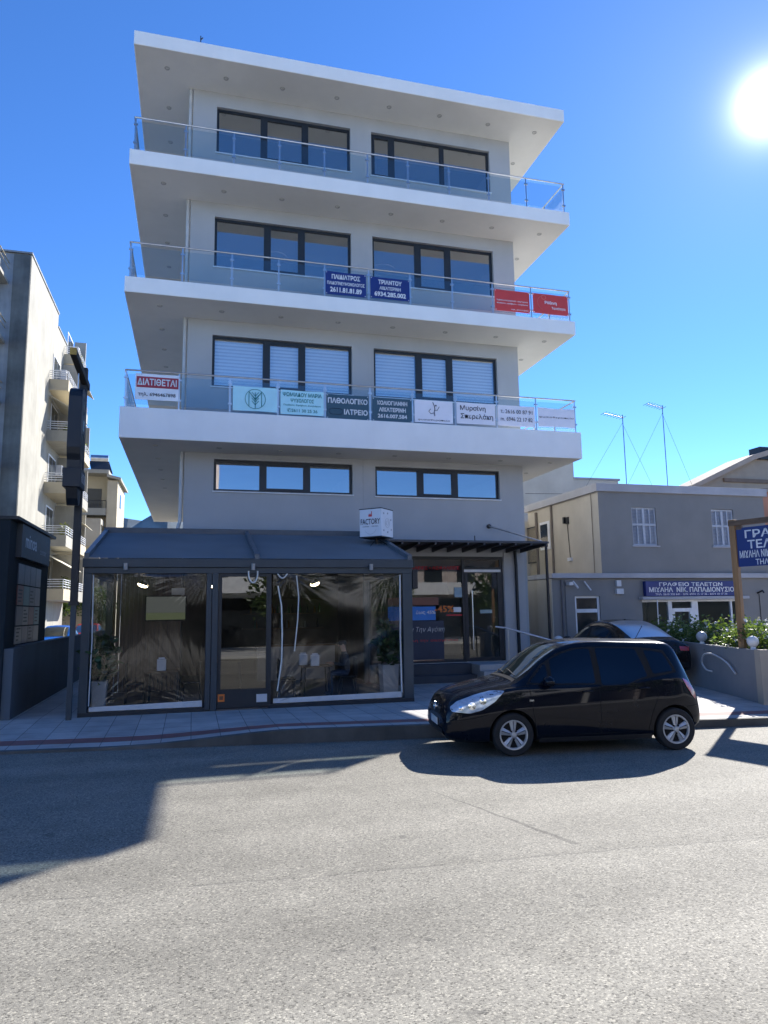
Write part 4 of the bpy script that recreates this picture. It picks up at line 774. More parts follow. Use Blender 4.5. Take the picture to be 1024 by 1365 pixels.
# cream block in the distance
D = thing('cream_apartment_block', 'distant cream apartment block with a solar water heater on its roof', 'building', (-7, 44, 0))
part('wall', MB().box(-14, -4.76, 41.2, 46, 0, 13.25).box(-4.757, -4.0, 40, 46, 0, 12.75), MAT_CREAM, D)
part('roof', MB().box(-14.3, -4.66, 39.7, 46.2, 13.253, 13.55), MAT_AW, D); part('roof_slope', MB().add([(-4.80, 39.7, 13.0), (-3.75, 39.7, 12.76), (-3.75, 46.3, 12.76), (-4.80, 46.3, 13.0), (-4.80, 39.7, 13.2), (-3.75, 39.7, 12.96), (-3.75, 46.3, 12.96), (-4.80, 46.3, 13.2)], [(0, 3, 2, 1), (4, 5, 6, 7), (0, 1, 5, 4), (1, 2, 6, 5), (2, 3, 7, 6), (3, 0, 4, 7)]), MAT_AW, D)
for z in (4.0, 7.0, 9.95):
    b = part('balcony', MB().box(-13, -4.80, 39.9, 41.197, z, z + .2).box(-13, -4.80, 39.9, 40.0, z + .203, z + .55), MAT_AW, D)
    m = MB()
    for j in range(28): m.tube([(-12.9 + .3 * j, 39.95, z + .5), (-12.9 + .3 * j, 39.95, z + 1.15)], .02, 5)
    part('rail', m.tube([(-13, 39.95, z + 1.15), (-4.8, 39.95, z + 1.15)], .03, 6), MAT_ALU, b)
    for x in (-11.5, -8.2, -6.4): part('window', MB().box(x, x + 1.1, 41.17, 41.197, z + .3, z + 2.3), plain('dark_pane', (.03, .04, .05), .08), D)
    part('gable_window', MB().box(-3.997, -3.97, 42.0, 43.0, z + .9, z + 2.0), plain('dark_pane', (.03, .04, .05), .08), D)
hh = part('water_heater', MB().tube([(-6.6, 44, 15.3), (-5.2, 44, 15.3)], .32, 14).tube([(-6.3, 44, 15), (-6.3, 44, 13.5)], .05, 6).tube([(-5.5, 44, 15), (-5.5, 44, 13.5)], .05, 6), MAT_STEEL, D, angle=40); part('collector', MB().quad((-6.7, 43.6, 15.0), (-5.1, 43.6, 15.0), (-4.6, 42.0, 13.65), (-6.2, 42.0, 13.65)), MAT_ALU, D)
E2 = thing('low_shop_block', 'low beige building with two balcony bands, seen between the pole sign and the apartment block', 'building', (-7, 39, 0))
part('wall', MB().box(-10, -5.0, 39.0, 39.6, 0, 9.0), MAT_CREAM, E2); part('upper_band', MB().box(-10.1, -4.9, 38, 39.7, 9.02, 9.44).box(-10.1, -4.9, 38, 38.1, 7.35, 9.017), plaster('band_beige', (.40, .37, .31), .15), E2); part('lower_band', MB().box(-10.1, -4.9, 38, 38.997, 6.04, 6.45).box(-10.1, -4.9, 38, 38.1, 4.58, 6.037), plaster('band_beige', (.40, .37, .31), .15), E2)
LEAF_G = leafy('green_leaves', (.02, .045, .012), (.10, .15, .04))
def tree(x, y, h, rx, rz_, n, size, label, seed, group=None, low=.35):
    t = thing('tree', label, 'tree', (x, y, 0), 0, group); rnd = random.Random(seed)
    m = MB().tube([(x, y, 0), (x + .05, y, h * .3), (x - .05, y + .05, h * .65)], .16, 8, True, .06); cr = MB(); zc = h - rz_
    for k in range(8):
        a = rnd.uniform(0, 6.28); e = Vector((x + rx * .6 * math.cos(a), y + rx * .6 * math.sin(a), zc + rnd.uniform(-.5, .6) * rz_)); m.tube([(x, y, h * low), (x * .5 + e.x * .5, y * .5 + e.y * .5, (h * low + e.z) * .5 + .1), e], .05, 6, True, .015)
        leafball(cr, e, rx * .55, rx * .55, rz_ * .42, n // 10, size, rnd)
    leafball(cr, (x, y, zc), rx, rx, rz_, n // 5, size, rnd)
    part('trunk', m, wood('bark', (.10, .075, .05)), t); part('crown', cr, LEAF_G, t, recalc=False); return t
tree(-7.3, 37.0, 5.6, 1.7, 2.0, 2600, .28, 'leafy green tree at the end of the lane, left of the pole sign', 3)
tree(-5.2, 39.0, 4.6, 1.4, 1.7, 1800, .26, 'smaller green tree at the end of the lane, close behind the pole sign', 4)
# ------------------------------------------------------------------ right: two-storey grey shop house and what stands round it
MAT_RG = plaster('grey_house_paint', (.24, .235, .225), .10); MAT_RB = plaster('beige_house_paint', (.55, .50, .41), .14); MAT_RC = plaster('pale_cornice', (.42, .42, .44), .15)
G = thing('grey_shop_house', 'two-storey grey shop house with white shutters and a blue shop sign', 'building', (18.7, 5, 0))
HX0, HX1, HY = 15.27, 22.1, 2.1
w = MB(); holed(w, HX0, HX1, 3.32, 6.12, HY, [(16.55, 17.52, 4.28, 5.60), (19.80, 20.74, 4.28, 5.62)], .12); holed(w, 13.39, 22.0, 0.0, 3.15, HY, [(14.20, 15.14, .12, 2.56), (16.74, 20.85, .12, 2.42)], .18)
w.quad((HX1, HY, 0), (HX1, 12, 0), (HX1, 12, 6.12), (HX1, HY, 6.12)).quad((13.39, HY + .003, 0), (13.39, 12, 0), (13.39, 12, 3.15), (13.39, HY + .003, 3.15)).quad((13.39, HY, 3.15), (13.39, 12, 3.15), (22, 12, 3.15), (22, HY, 3.15))
part('wall', w, MAT_RG, G, recalc=False)
sw = MB().box(HX0 + .002, HX0 + .25, HY + .003, 7.4, 3.32, 6.115).box(HX0 - .3, HX0 + .25, 7.403, 12, 3.32, 5.75); part('side_wall', sw, MAT_RB, G)
part('terrace_wall', MB().box(13.392, 13.55, 6.2, 12, 3.32, 5.3).box(13.36, 13.388, HY + .005, 12, .05, 3.14), MAT_RB, G)
part('cornice', MB().box(13.33, 22.1, HY - .14, HY + .3, 3.155, 3.317).box(13.33, 13.6, HY + .303, 12, 3.155, 3.317), MAT_RC, G, bevel=.008)
part('parapet', MB().box(HX0 - .10, HX1 + .1, HY - .10, HY + .15, 6.123, 6.40).box(HX0 - .10, HX0 + .15, HY + .153, 7.5, 6.123, 6.40), MAT_RC, G, bevel=.008)
part('side_pipe', MB().tube([(HX0 - .04, 5.35, 3.3), (HX0 - .04, 5.35, 6.1)], .045, 8).tube([(HX0 - .04, 6.6, 3.3), (HX0 - .04, 6.6, 6.0)], .06, 8).tube([(HX0 - .03, 2.5, 3.3), (HX0 - .03, 2.5, 6.1)], .012, 5), plain('pipe_brown', (.17, .14, .11), .6), G)
sw_ = part('side_window', MB().box(HX0 - .03, HX0, 5.55, 6.35, 4.45, 5.55), MAT_WHITE, G); part('pane', MB().box(HX0 - .035, HX0 - .031, 5.72, 6.3, 4.55, 5.45), plain('dark_pane', (.03, .04, .05), .08), sw_)
gr = MB()
for k in range(12): gr.tube([(HX0 - .06, 6.75 + .08 * k, 4.0), (HX0 - .06, 6.75 + .08 * k, 5.45)], .008, 5)
part('window_grille', gr.box(HX0 - .07, HX0 - .05, 6.7, 7.7, 5.42, 5.46).box(HX0 - .07, HX0 - .05, 6.7, 7.7, 4.66, 4.70).box(HX0 - .07, HX0 - .05, 6.7, 7.7, 4.0, 4.04), MAT_ALU, G)
part('wall_lantern', MB().box(HX0 - .06, HX0, 4.1, 4.24, 5.25, 5.5).box(HX0 - .1, HX0, 4.3, 4.4, 5.28, 5.52).tube([(HX0 - .02, 4.2, 5.25), (HX0 - .02, 4.1, 4.0)], .012, 5), MAT_BLACK, G); part('junction_box', MB().box(HX0 - .08, HX0, 3.98, 4.22, 3.88, 4.0), MAT_NAP, G)
for x0, x1 in ((16.55, 17.52), (19.80, 20.74)):
    s = MB(); y = HY + .05; z0, z1 = 4.28, 5.61
    xm = (x0 + x1) / 2
    fr_ = part('shutter', MB().box(x0, x0 + .05, y, y + .05, z0, z1).box(x1 - .05, x1, y, y + .05, z0, z1).box(x0 + .05, x1 - .05, y, y + .05, z1 - .06, z1).box(x0 + .05, x1 - .05, y, y + .05, z0, z0 + .06).box(xm - .045, xm + .045, y - .01, y + .05, z0 + .06, z1 - .06).box(x0 + .05, xm - .045, y, y + .05, 4.98, 5.05).box(xm + .045, x1 - .05, y, y + .05, 4.98, 5.05).box((x0 + xm) / 2 - .02, (x0 + xm) / 2 + .02, y, y + .05, z0 + .06, 4.98).box((x1 + xm) / 2 - .02, (x1 + xm) / 2 + .02, y, y + .05, z0 + .06, 4.98).box((x0 + xm) / 2 - .02, (x0 + xm) / 2 + .02, y, y + .05, 5.05, z1 - .06).box((x1 + xm) / 2 - .02, (x1 + xm) / 2 + .02, y, y + .05, 5.05, z1 - .06), plain('shutter_white', (.44, .46, .50), .55), G)
    sl = MB(); z = z0 + .08
    while z < z1 - .08: sl.add([(x0 + .05, y + .01, z), (x1 - .05, y + .01, z), (x1 - .05, y + .04, z + .03), (x0 + .05, y + .04, z + .03)], [(0, 1, 2, 3)]); z += .05
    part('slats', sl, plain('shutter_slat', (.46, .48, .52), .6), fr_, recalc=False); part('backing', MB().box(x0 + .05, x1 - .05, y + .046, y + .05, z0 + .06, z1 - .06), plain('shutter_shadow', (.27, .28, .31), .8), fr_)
    part('sill', MB().box(x0 - .06, x1 + .06, HY - .05, HY + .05, z0 - .05, z0 - .003), MAT_RC, fr_)
dr = part('side_door', MB().box(14.2, 14.28, HY + .06, HY + .12, .12, 2.56).box(15.06, 15.14, HY + .06, HY + .12, .12, 2.56).box(14.28, 15.06, HY + .06, HY + .12, 2.50, 2.56).box(14.28, 15.06, HY + .05, HY + .12, 2.02, 2.14).box(14.28, 15.06, HY + .06, HY + .12, .12, .3), MAT_WHITE, G)
part('pane', MB().box(14.28, 15.06, HY + .09, HY + .10, .3, 2.02).box(14.28, 15.06, HY + .09, HY + .10, 2.14, 2.50), plain('door_glass', (.02, .025, .028), .06), dr)
shp = part('shop_front', MB().box(16.74, 20.85, HY + .05, HY + .13, 2.34, 2.42).box(17.80, 17.95, HY + .05, HY + .13, .12, 2.34).box(18.75, 19.0, HY + .05, HY + .13, .12, 2.34).box(17.95, 18.75, HY + .04, HY + .12, 2.0, 2.12).box(17.95, 18.05, HY + .05, HY + .12, .12, 2.0).box(18.65, 18.75, HY + .05, HY + .12, .12, 2.0).box(20.35, 20.42, HY + .05, HY + .13, .12, 2.34).box(16.74, 20.85, HY + .05, HY + .13, .12, .3), MAT_WHITE, G)
part('pane', MB().quad((16.74, HY + .1, .3), (20.85, HY + .1, .3), (20.85, HY + .1, 2.34), (16.74, HY + .1, 2.34)), MAT_SHOPGLASS, shp)
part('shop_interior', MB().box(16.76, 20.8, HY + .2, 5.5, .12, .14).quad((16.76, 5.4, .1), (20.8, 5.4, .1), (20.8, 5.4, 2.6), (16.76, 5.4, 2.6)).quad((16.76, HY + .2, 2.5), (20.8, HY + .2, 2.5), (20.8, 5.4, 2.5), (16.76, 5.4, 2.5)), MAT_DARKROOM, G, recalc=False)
part('awning_box', MB().box(16.64, 20.95, HY - .22, HY - .003, 2.42, 2.52), MAT_RC, G, bevel=.01); part('awning_arm', MB().tube([(17.2, HY - .2, 2.42), (17.2, HY - .15, .6)], .02, 6), MAT_WHITE, G)
part('intercom', MB().box(15.75, 15.92, HY - .10, HY - .003, 2.88, 3.08).box(15.72, 15.98, HY - .12, HY - .003, 2.62, 2.80), MAT_NAP, G); part('camera', MB().box(13.9, 14.05, HY - .22, HY - .003, 2.92, 3.02).tube([(14.1, HY - .1, 3.05), (14.2, HY - .25, 2.82)], .035, 8).tube([(14.55, HY - .05, 3.05), (14.7, HY - .2, 2.75)], .025, 8), MAT_NAP, G)
part('cable', MB().tube([(13.72, HY - .03, .2), (13.72, HY - .03, 3.1)], .035, 6).tube([(13.85, HY - .02, .2), (13.85, HY - .02, 3.1)], .015, 5), plain('cable_grey', (.13, .13, .14), .6), G)
part('wall_lamp', MB().tube([(21.5, HY, 2.62), (21.5, HY - .25, 2.7), (21.5, HY - .3, 2.62)], .03, 6).tube([(21.55, HY - .02, 2.6), (21.55, HY - .02, .4)], .012, 5), MAT_BLACK, G)
S = thing('fascia_sign', 'long blue shop sign with two rows of white Greek capitals above the shop front', 'sign', (18.7, 2.0, 2.5))
part('panel', MB().box(16.80, 20.62, HY - .18, HY - .02, 2.535, 3.04), MAT_DKBLUE, S, bevel=.008)
xd = (1, 0, 0); yy = HY - .185
text('ΓΡΑΦΕΙΟ ΤΕΛΕΤΩΝ', S, MAT_WHITE, (18.6, yy, 2.935), xd, 2.55, .14, .02); text('ΜΙΧΑΗΛ  ΝΙΚ. ΠΑΠΑΔΙΟΝΥΣΙΟΥ', S, MAT_WHITE, (18.72, yy, 2.755), xd, 3.6, .17, .02); text('ΤΗΛ. 2610 320 641 · ΚΙΝ. 6974 15 17 35 - 6974 10 17 36', S, MAT_PALE, (18.6, yy, 2.60), xd, 2.9, .07, .0)
# yard wall, globes, hedge, post sign
d = Vector((.30, .954, 0)); wn_ = Vector((d.y, -d.x, 0)); o0 = Vector((13.82, -6.05, 0)); MW = Matrix(((wn_.x, d.x, 0, o0.x), (wn_.y, d.y, 0, o0.y), (0, 0, 1, 0), (0, 0, 0, 1)))
solid('planter_wall', MB().xbox(MW, 0, .18, 0, 6.3, .05, 1.2).xbox(MW, .183, 6, 0, .2, .05, 1.2), plaster('planter_render', (.27, .27, .275), .14), 'low grey planter wall under the hedge, right of the parked cars', 'wall')
solid('wall_pier', MB().xbox(MW, -.02, .2, -.26, -.003, .05, 1.22), plaster('pier_render', (.46, .40, .32), .15), 'narrow beige pier at the road end of the planter wall', 'pier')
solid('planter_soil', MB().xbox(MW, .183, 1.5, .203, 6.2, .05, 1.05), plain('soil', (.06, .045, .03), .9), 'dark soil filling the planter behind the low grey wall', 'soil')
MAT_GLOBE = plain('globe_white', (.75, .73, .70), .3, 0, .03)
def globe(p, r, label, mat=None):
    t = thing('globe_lamp', label, 'lamp', p, 0, 'unlit globe lamps on the walls')
    part('globe', MB().ball((p[0], p[1], p[2] + .05 + r), r, 18), mat or MAT_GLOBE, t, smooth=True); part('base', MB().lathe([(.06, 0), (.06, .03), (.045, .06)], Matrix.Translation(p), 14), MAT_WHITE, t)
p0 = MW @ Vector((.10, .28, 1.2)); globe(tuple(p0), .125, 'white globe lamp beside the wooden sign post on the planter wall'); p0 = MW @ Vector((.09, 3.1, 1.2)); globe(tuple(p0), .135, 'greyish globe lamp on the planter wall just behind the parked dark car', plain('globe_grey', (.40, .43, .47), .3))
solid('driveway_wall', MB().box(12.30, 12.48, -.3, 1.9, .05, 1.02), plaster('planter_render', (.27, .27, .275), .14), 'short low wall between the office building and the driveway', 'wall'); globe((12.39, 0, 1.02), .15, 'pale globe lamp on the short wall between the office building and the dark car')
hd = thing('hedge', 'leafy green hedge with small white flowers on the planter wall', 'hedge', tuple(MW @ Vector((.8, 3.4, 1.05)))); rnd = random.Random(21); fo = MB(); fls = []; br = MB()
for k in range(64):
    s = rnd.uniform(.15, 7.4); c = MW @ Vector((rnd.uniform(.22, 1.1), s, 1.24 + rnd.uniform(-.1, .28) + .10 * math.sin(s * 2.1))); r = rnd.uniform(.24, .42)
    leafball(fo, c, r, r, r * .85, 110, .105, rnd, .7)
    for q in range(3):
        if rnd.random() < .45:
            p = c + Vector((rnd.uniform(-1, 1), rnd.uniform(-1, .2), rnd.uniform(-.4, 1))).normalized() * r
            f1 = MB()
            for _ in range(5): leaf(f1, p, .075, rnd, .9)
            fls.append(f1)
    br.tube([MW @ Vector((.6, s, 1.06)), c], .012, 5)
for k in range(26):
    s = rnd.uniform(.3, 7.2); b = MW @ Vector((rnd.uniform(.3, .9), s, 1.50)); 
    for q in range(9): leaf(fo, b + Vector((rnd.uniform(-.05, .05), rnd.uniform(-.05, .05), .05 * q)), .11, rnd)
part('foliage', fo, leafy('hedge_leaves', (.018, .045, .010), (.13, .19, .045), .4), hd, recalc=False); [part('flower', f1, plain('white_petals', (.80, .78, .72), .7), hd, recalc=False) for f1 in fls]; part('branches', br, wood('bark', (.10, .075, .05)), hd)
PS = thing('post_sign', 'blue sign board with white Greek capitals between tall wooden posts on the planter wall', 'sign', (14.2, -5.3, 1.2)); bd = Vector((.29, -.957, 0)); bn = Vector((-.957, -.29, 0))
MP = Matrix(((bd.x, -bn.x, 0, 14.2), (bd.y, -bn.y, 0, -5.3), (0, 0, 1, 0), (0, 0, 0, 1)))
MAT_POST = wood('honey_timber', (.34, .185, .075)); MAT_POST2 = wood('brown_beam', (.15, .09, .05), 1)
part('post', MB().xbox(MP, -.09, .05, -.06, .06, 1.2, 4.17), MAT_POST, PS, bevel=.006); part('post', MB().xbox(MP, 1.95, 2.09, -.06, .06, .05, 4.17), MAT_POST, PS, bevel=.006)
part('cross_beam', MB().xbox(MP, -.10, 2.10, -.07, .07, 4.02, 4.14).xbox(MP, .05, .20, -.03, .03, 3.92, 4.02), MAT_POST2, PS); part('board', MB().xbox(MP, .06, 1.94, -.025, .025, 3.06, 3.96), MAT_DKBLUE, PS)
fc = Vector((14.2, -5.3, 0)) + bn * .03
def bt(s, u, z, w_, h, b=.02): c = fc + bd * u; text(s, PS, MAT_WHITE, (c.x, c.y, z), bd, w_, h, b)
bt('ΓΡΑΦΕΙΟ', .98, 3.80, 1.42, .20); bt('ΤΕΛΕΤΩΝ', 1.0, 3.56, 1.36, .20); bt('ΜΙΧΑΗΛ ΝΙΚ. ΠΑΠΑΔΙΟΝΥΣΙΟΥ', 1.0, 3.34, 1.78, .17); bt('ΤΗΛ.: 2610 320 641', 1.08, 3.15, 1.20, .13)
# bent hose against the wall and the ramp handrail
hp = [(.0, 1.35, .55), (-.10, 1.5, .60), (-.14, 1.62, .78), (-.16, 1.35, .98), (-.13, .9, 1.0), (-.09, .3, .86), (-.06, -.1, .62)]
solid('bent_hose', MB().tube([MW @ Vector((lerp([(k, h[0]) for k, h in enumerate(hp)], q / 6), lerp([(k, h[1] + 1.0) for k, h in enumerate(hp)], q / 6), lerp([(k, h[2]) for k, h in enumerate(hp)], q / 6))) for q in range(37)], .022, 8), plain('hose_grey', (.52, .52, .52), .5), 'grey bent hose arching against the planter wall beside the dark car', 'hose', smooth=True)
H = thing('handrail', 'sloping steel handrail running down from the shop entrance', 'handrail', (11.6, .1, .1))
part('rail', MB().tube([(10.55, .35, 1.66), (10.85, .25, 1.62), (12.1, -.35, 1.22), (12.9, -.75, 1.0)], .03, 8), MAT_STEEL, H, angle=50)
for x, y, z in ((10.9, .23, 1.6), (12.0, -.3, 1.25), (12.8, -.7, 1.03)): part('upright', MB().tube([(x, y, .1), (x, y, z)], .022, 8), MAT_STEEL, H)
# antennas and lines
def antenna(x, y, z0, z1, boom, label):
    t = thing('tv_antenna', label, 'antenna', (x, y, z0), 0, 'television antennas on the roof')
    part('mast', MB().tube([(x, y, z0), (x, y, z1)], .016, 6), MAT_ALU, t); m = MB().tube([(x - boom, y - .2, z1 - .05), (x + .05, y, z1 - .12)], .013, 6)
    for k in range(7): u = k / 6; m.tube([(x - boom * u, y - .2 * u - .22, z1 - .12 + .07 * u), (x - boom * u, y - .2 * u + .22, z1 - .12 + .07 * u)], .009, 4)
    part('boom', m, MAT_ALU, t)
    part('guy', MB().tube([(x, y, z1 - .3), (x - 1.9, y + .5, z0 + .1)], .005, 4).tube([(x, y, z1 - .4), (x + 2.0, y + .6, z0)], .005, 4), MAT_ALU, t)
antenna(18.06, 4.5, 6.1, 9.65, .95, 'slim television antenna mast on the flat roof, the shorter and left one'); antenna(19.9, 4.5, 6.1, 10.15, .85, 'tall television antenna mast on the flat roof, the taller and right one')
solid('roof_tank', MB().tube([(16.0, 5.4, 6.62), (17.1, 5.2, 6.62)], .05, 8).tube([(17.15, 5.2, 6.3), (17.15, 5.2, 6.85)], .07, 8).box(16.0, 17.2, 5.3, 5.6, 6.15, 6.3), MAT_ALU, 'small dark pipe rack on the flat roof of the shop house', 'pipe rack')
for k, (z0, z1, y) in enumerate(((7.2, 9.3, 9.0), (6.7, 8.2, 10.0))): solid('overhead_wire', MB().tube([(16 + 24 * q / 20, y, z0 + (z1 - z0) * q / 20 - .5 * math.sin(math.pi * q / 20)) for q in range(21)], .012, 4), MAT_BLACK, ('upper' if k == 0 else 'lower') + ' thin overhead wire against the sky behind the antennas', 'wire', 'overhead wires')
# beige house behind, gabled house on the right
Z = thing('beige_house', 'plain beige house wall between the office building and the grey shop house', 'building', (18, 16, 0))
part('wall', MB().prism([(13.0, 0), (21.35, 0), (21.35, 10.35), (18.35, 8.9), (13.0, 6.2)], 1, 14, 24).box(21.353, 24, 14, 24, 0, 8.95), plaster('warm_beige', (.60, .56, .48), .14), Z); part('roof_edge', MB().box(21.3, 24.1, 13.95, 24, 8.953, 9.06), MAT_RC, Z)
V = thing('gabled_house', 'beige gabled house with wide eaves at the right edge', 'building', (41, 24, 0)); gb = plaster('gable_beige', (.40, .345, .27), .12)
part('wall', MB().prism([(34.2, 0), (52, 0), (52, 11.3), (46, 14.2), (38.3, 11.9), (34.2, 10.1)], 1, 20.3, 22), gb, V)
part('roof', MB().prism([(33.3, 9.75), (38.3, 11.93), (46, 14.25), (54, 10.6), (54, 10.9), (46, 14.6), (38.3, 12.28), (33.3, 10.05)], 1, 19.7, 22.2), plaster('roof_tan', (.42, .36, .29), .15), V)
part('string_course', MB().box(36.2, 52, 20.16, 20.297, 10.45, 10.7).box(34.3, 52, 20.2, 20.297, 9.0, 9.2), plaster('course_brown', (.22, .17, .13), .2), V)
part('chimney', MB().box(39.15, 40.6, 20, 21, 12.1, 12.95), MAT_ALU, V)
solid('brick_house', MB().box(28.6, 40, 9, 16, 0, 7.6).prism([(28.3, 7.61), (40, 7.61), (40, 8.3)], 1, 8.8, 16), plaster('terracotta', (.46, .22, .14), .2), 'terracotta coloured house wall at the right edge behind the shop house', 'building')
# ------------------------------------------------------------------ cars: a body surface read from tables, with panels laid on it
MAT_TYRE = plain('tyre_rubber', (.018, .018, .019), .85, 0, .15, 8); MAT_RIM = plain('silver_wheel_cover', (.50, .51, .53), .38, .35, .08); MAT_ARCH = plain('wheel_well', (.006, .006, .007), .9); MAT_TRIM = plain('black_trim', (.010, .010, .012), .45)
MAT_CHROME = plain('chrome', (.75, .76, .78), .12, 1.0, .03); MAT_LENS = plain('headlamp_lens', (.42, .50, .60), .12, .35, .25, 14, 1.0); MAT_TAIL = plain('tail_lamp_red', (.42, .012, .020), .2, 0, .15, 9, 1.0); MAT_PLATE = plain('number_plate', (.62, .63, .64), .5); MAT_SEAM = plain('panel_gap', (.001, .001, .0015), .9)
MAT_CARGLASS = glass('car_side_glass', (.25, .32, .38), .05, 0, .0, 1, 4.0, .6, (.72, .86, 1.0)); MAT_SCREEN = glass('windscreen_glass', (.62, .70, .68), .30, 0, 0, 1, 3.5, .7)
def paint(name, col, rough=.28, flake=0.0):
    if name in _M: return _M[name]
    t = NT(name); dust = t.noise(2.5, 6, .65); c = t.mix(t.ramp(dust, [(.5, (0, 0, 0)), (.85, (.014, .014, .014))]), col, (.30, .28, .25))
    b = t.bsdf(Base_Color=c, Roughness=t.math('MULTIPLY_ADD', dust, .18, rough - .06), Metallic=flake, Coat_Weight=.5, Coat_Roughness=.03, Specular_IOR_Level=0.05); _M[name] = t.m; return t.m
class Car:
    """tables of (x, value) along the length, nose at x = 0"""
    def __init__(s, zt, zs, wm, ws, wr, zb, L, drop=.07): s.zt, s.zs, s.wm, s.ws, s.wr, s.zb, s.L, s.drop = zt, zs, wm, ws, wr, zb, L, drop; s.cache = {}
    def sec(s, x):
        k = round(x, 4)
        if k in s.cache: return s.cache[k]
        zt, zs, wm, ws, wr, zb = (lerp(t, x) for t in (s.zt, s.zs, s.wm, s.ws, s.wr, s.zb)); zs = min(zs, zt - .012); g = max(0, min(1, (zt - zs) / .35)); d = s.drop * g + .3 * (zt - zs) * (1 - g)
        zr = zt - d
        P = [(0, zb), (.80 * wm, zb), (.955 * wm, zb + .05), (wm * .995, zb + .28 * (zs - zb)), (wm, zb + .62 * (zs - zb)), (wm * .5 + ws * .5, zs - .05), (ws, zs), (ws + (wr - ws) * .52 + .018 * g, zs + (zr - zs) * .54), (wr, zr), (wr * .80, zt - d * .38), (wr * .42, zt - d * .09), (0, zt)]
        out = []; n = len(P)
        for i in range(n - 1):
            p0, p1, p2, p3 = P[max(i - 1, 0)], P[i], P[i + 1], P[min(i + 2, n - 1)]
            for q in range(5):
                t = q / 5; h = [.5 * (2 * p1[a] + (p2[a] - p0[a]) * t + (2 * p0[a] - 5 * p1[a] + 4 * p2[a] - p3[a]) * t * t + (3 * p1[a] - p0[a] - 3 * p2[a] + p3[a]) * t ** 3) for a in (0, 1)]
                if i in (0, 1): h = [p1[a] + (p2[a] - p1[a]) * t for a in (0, 1)]
                out.append((max(0, h[0]), h[1]))
        out.append(P[-1]); s.cache[k] = out; return out
    def Y(s, x, z):
        P = s.sec(x)[10:]
        for a, b in zip(P[:-1], P[1:]):
            if a[1] <= z <= b[1]: return a[0] + (b[0] - a[0]) * (z - a[1]) / max(1e-6, b[1] - a[1])
        return P[0][0] if z < P[0][1] else P[-1][0]
    def Z(s, x, y):
        P = s.sec(x)[::-1]; y = abs(y)
        for a, b in zip(P[:-1], P[1:]):
            if a[0] <= y <= b[0]: return a[1] + (b[1] - a[1]) * (y - a[0]) / max(1e-6, b[0] - a[0])
        return s.sec(x)[30][1]
    def X(s, y, z, rear=False):
        lo, hi = (0.0, s.L * .35) if not rear else (s.L, s.L * .7)
        for _ in range(26):
            m = (lo + hi) / 2; P = s.sec(m); ok = P[0][1] - .0 <= z <= P[-1][1] and s.Y(m, z) >= abs(y)
            if ok: hi = m
            else: lo = m
        return hi
    def body(s, n=110):
        mb = MB(); xs = [s.L * (.5 - .5 * math.cos(math.pi * (.5 - .5 * math.cos(math.pi * i / n)))) * .35 + s.L * (.5 - .5 * math.cos(math.pi * i / n)) * .65 for i in range(n + 1)]; rings = []
        for x in xs:
            h = s.sec(x); r = [(x, y, z) for y, z in h] + [(x, -y, z) for y, z in reversed(h[1:-1])]; rings.append(r)
        m = len(rings[0]); vs = [v for r in rings for v in r]; fs = [tuple(range(m)), tuple(reversed(range(n * m, n * m + m)))]
        for i in range(n):
            for k in range(m): a, b = i * m + k, i * m + (k + 1) % m; fs.append((a, b, b + m, a + m))
        return mb.add(vs, fs)
    def lay(s, poly, to3, off, step=.06):
        """a flat outline cut into small cells and laid on the body"""
        bm = bmesh.new(); f = bm.faces.new([bm.verts.new((a, b, 0)) for a, b in poly])
        for ax in (0, 1):
            lo, hi = min(p[ax] for p in poly), max(p[ax] for p in poly); k = int((hi - lo) / step) + 1
            for i in range(1, k):
                c = [0, 0, 0]; c[ax] = lo + (hi - lo) * i / k; nn = [0, 0, 0]; nn[ax] = 1
                bmesh.ops.bisect_plane(bm, geom=bm.verts[:] + bm.edges[:] + bm.faces[:], plane_co=c, plane_no=nn)
        bm.verts.index_update(); mb = MB().add([to3(v.co.x, v.co.y, off) for v in bm.verts], [tuple(v.index for v in f.verts) for f in bm.faces]); bm.free(); return mb
    def side(s, sg): return lambda x, z, o: (x, sg * (s.Y(x, z) + o), z)
    def top(s): return lambda x, y, o: (x, y, s.Z(x, y) + o)
    def front(s, rear=False): return lambda y, z, o: (s.X(y, z, rear) + (o if rear else -o), y, z)
    def line(s, pts, sg, w=.007, off=.0025):
        mb = MB(); P = []
        for (a, b) in zip(pts[:-1], pts[1:]):
            k = max(2, int(math.dist(a, b) / .05))
            P += [(a[0] + (b[0] - a[0]) * q / k, a[1] + (b[1] - a[1]) * q / k) for q in range(k)]
        P.append(pts[-1])
        for i, (a, b) in enumerate(zip(P[:-1], P[1:])):
            dx, dz = b[0] - a[0], b[1] - a[1]; l = math.hypot(dx, dz) or 1; nx, nz = -dz / l * w / 2, dx / l * w / 2
            T = s.side(sg); mb.quad(T(a[0] + nx, a[1] + nz, off), T(b[0] + nx, b[1] + nz, off), T(b[0] - nx, b[1] - nz, off), T(a[0] - nx, a[1] - nz, off))
        return mb
def rounded(poly, r=.05, n=4):
    out = []; m = len(poly)
    for i in range(m):
        a, b, c = Vector(poly[i - 1]), Vector(poly[i]), Vector(poly[(i + 1) % m]); u, v = (a - b), (c - b); k = min(r, u.length * .45, v.length * .45); p, q = b + u.normalized() * k, b + v.normalized() * k
        for t in range(n + 1): t /= n; out.append(tuple(p * (1 - t) ** 2 + b * 2 * t * (1 - t) + q * t * t))
    return out
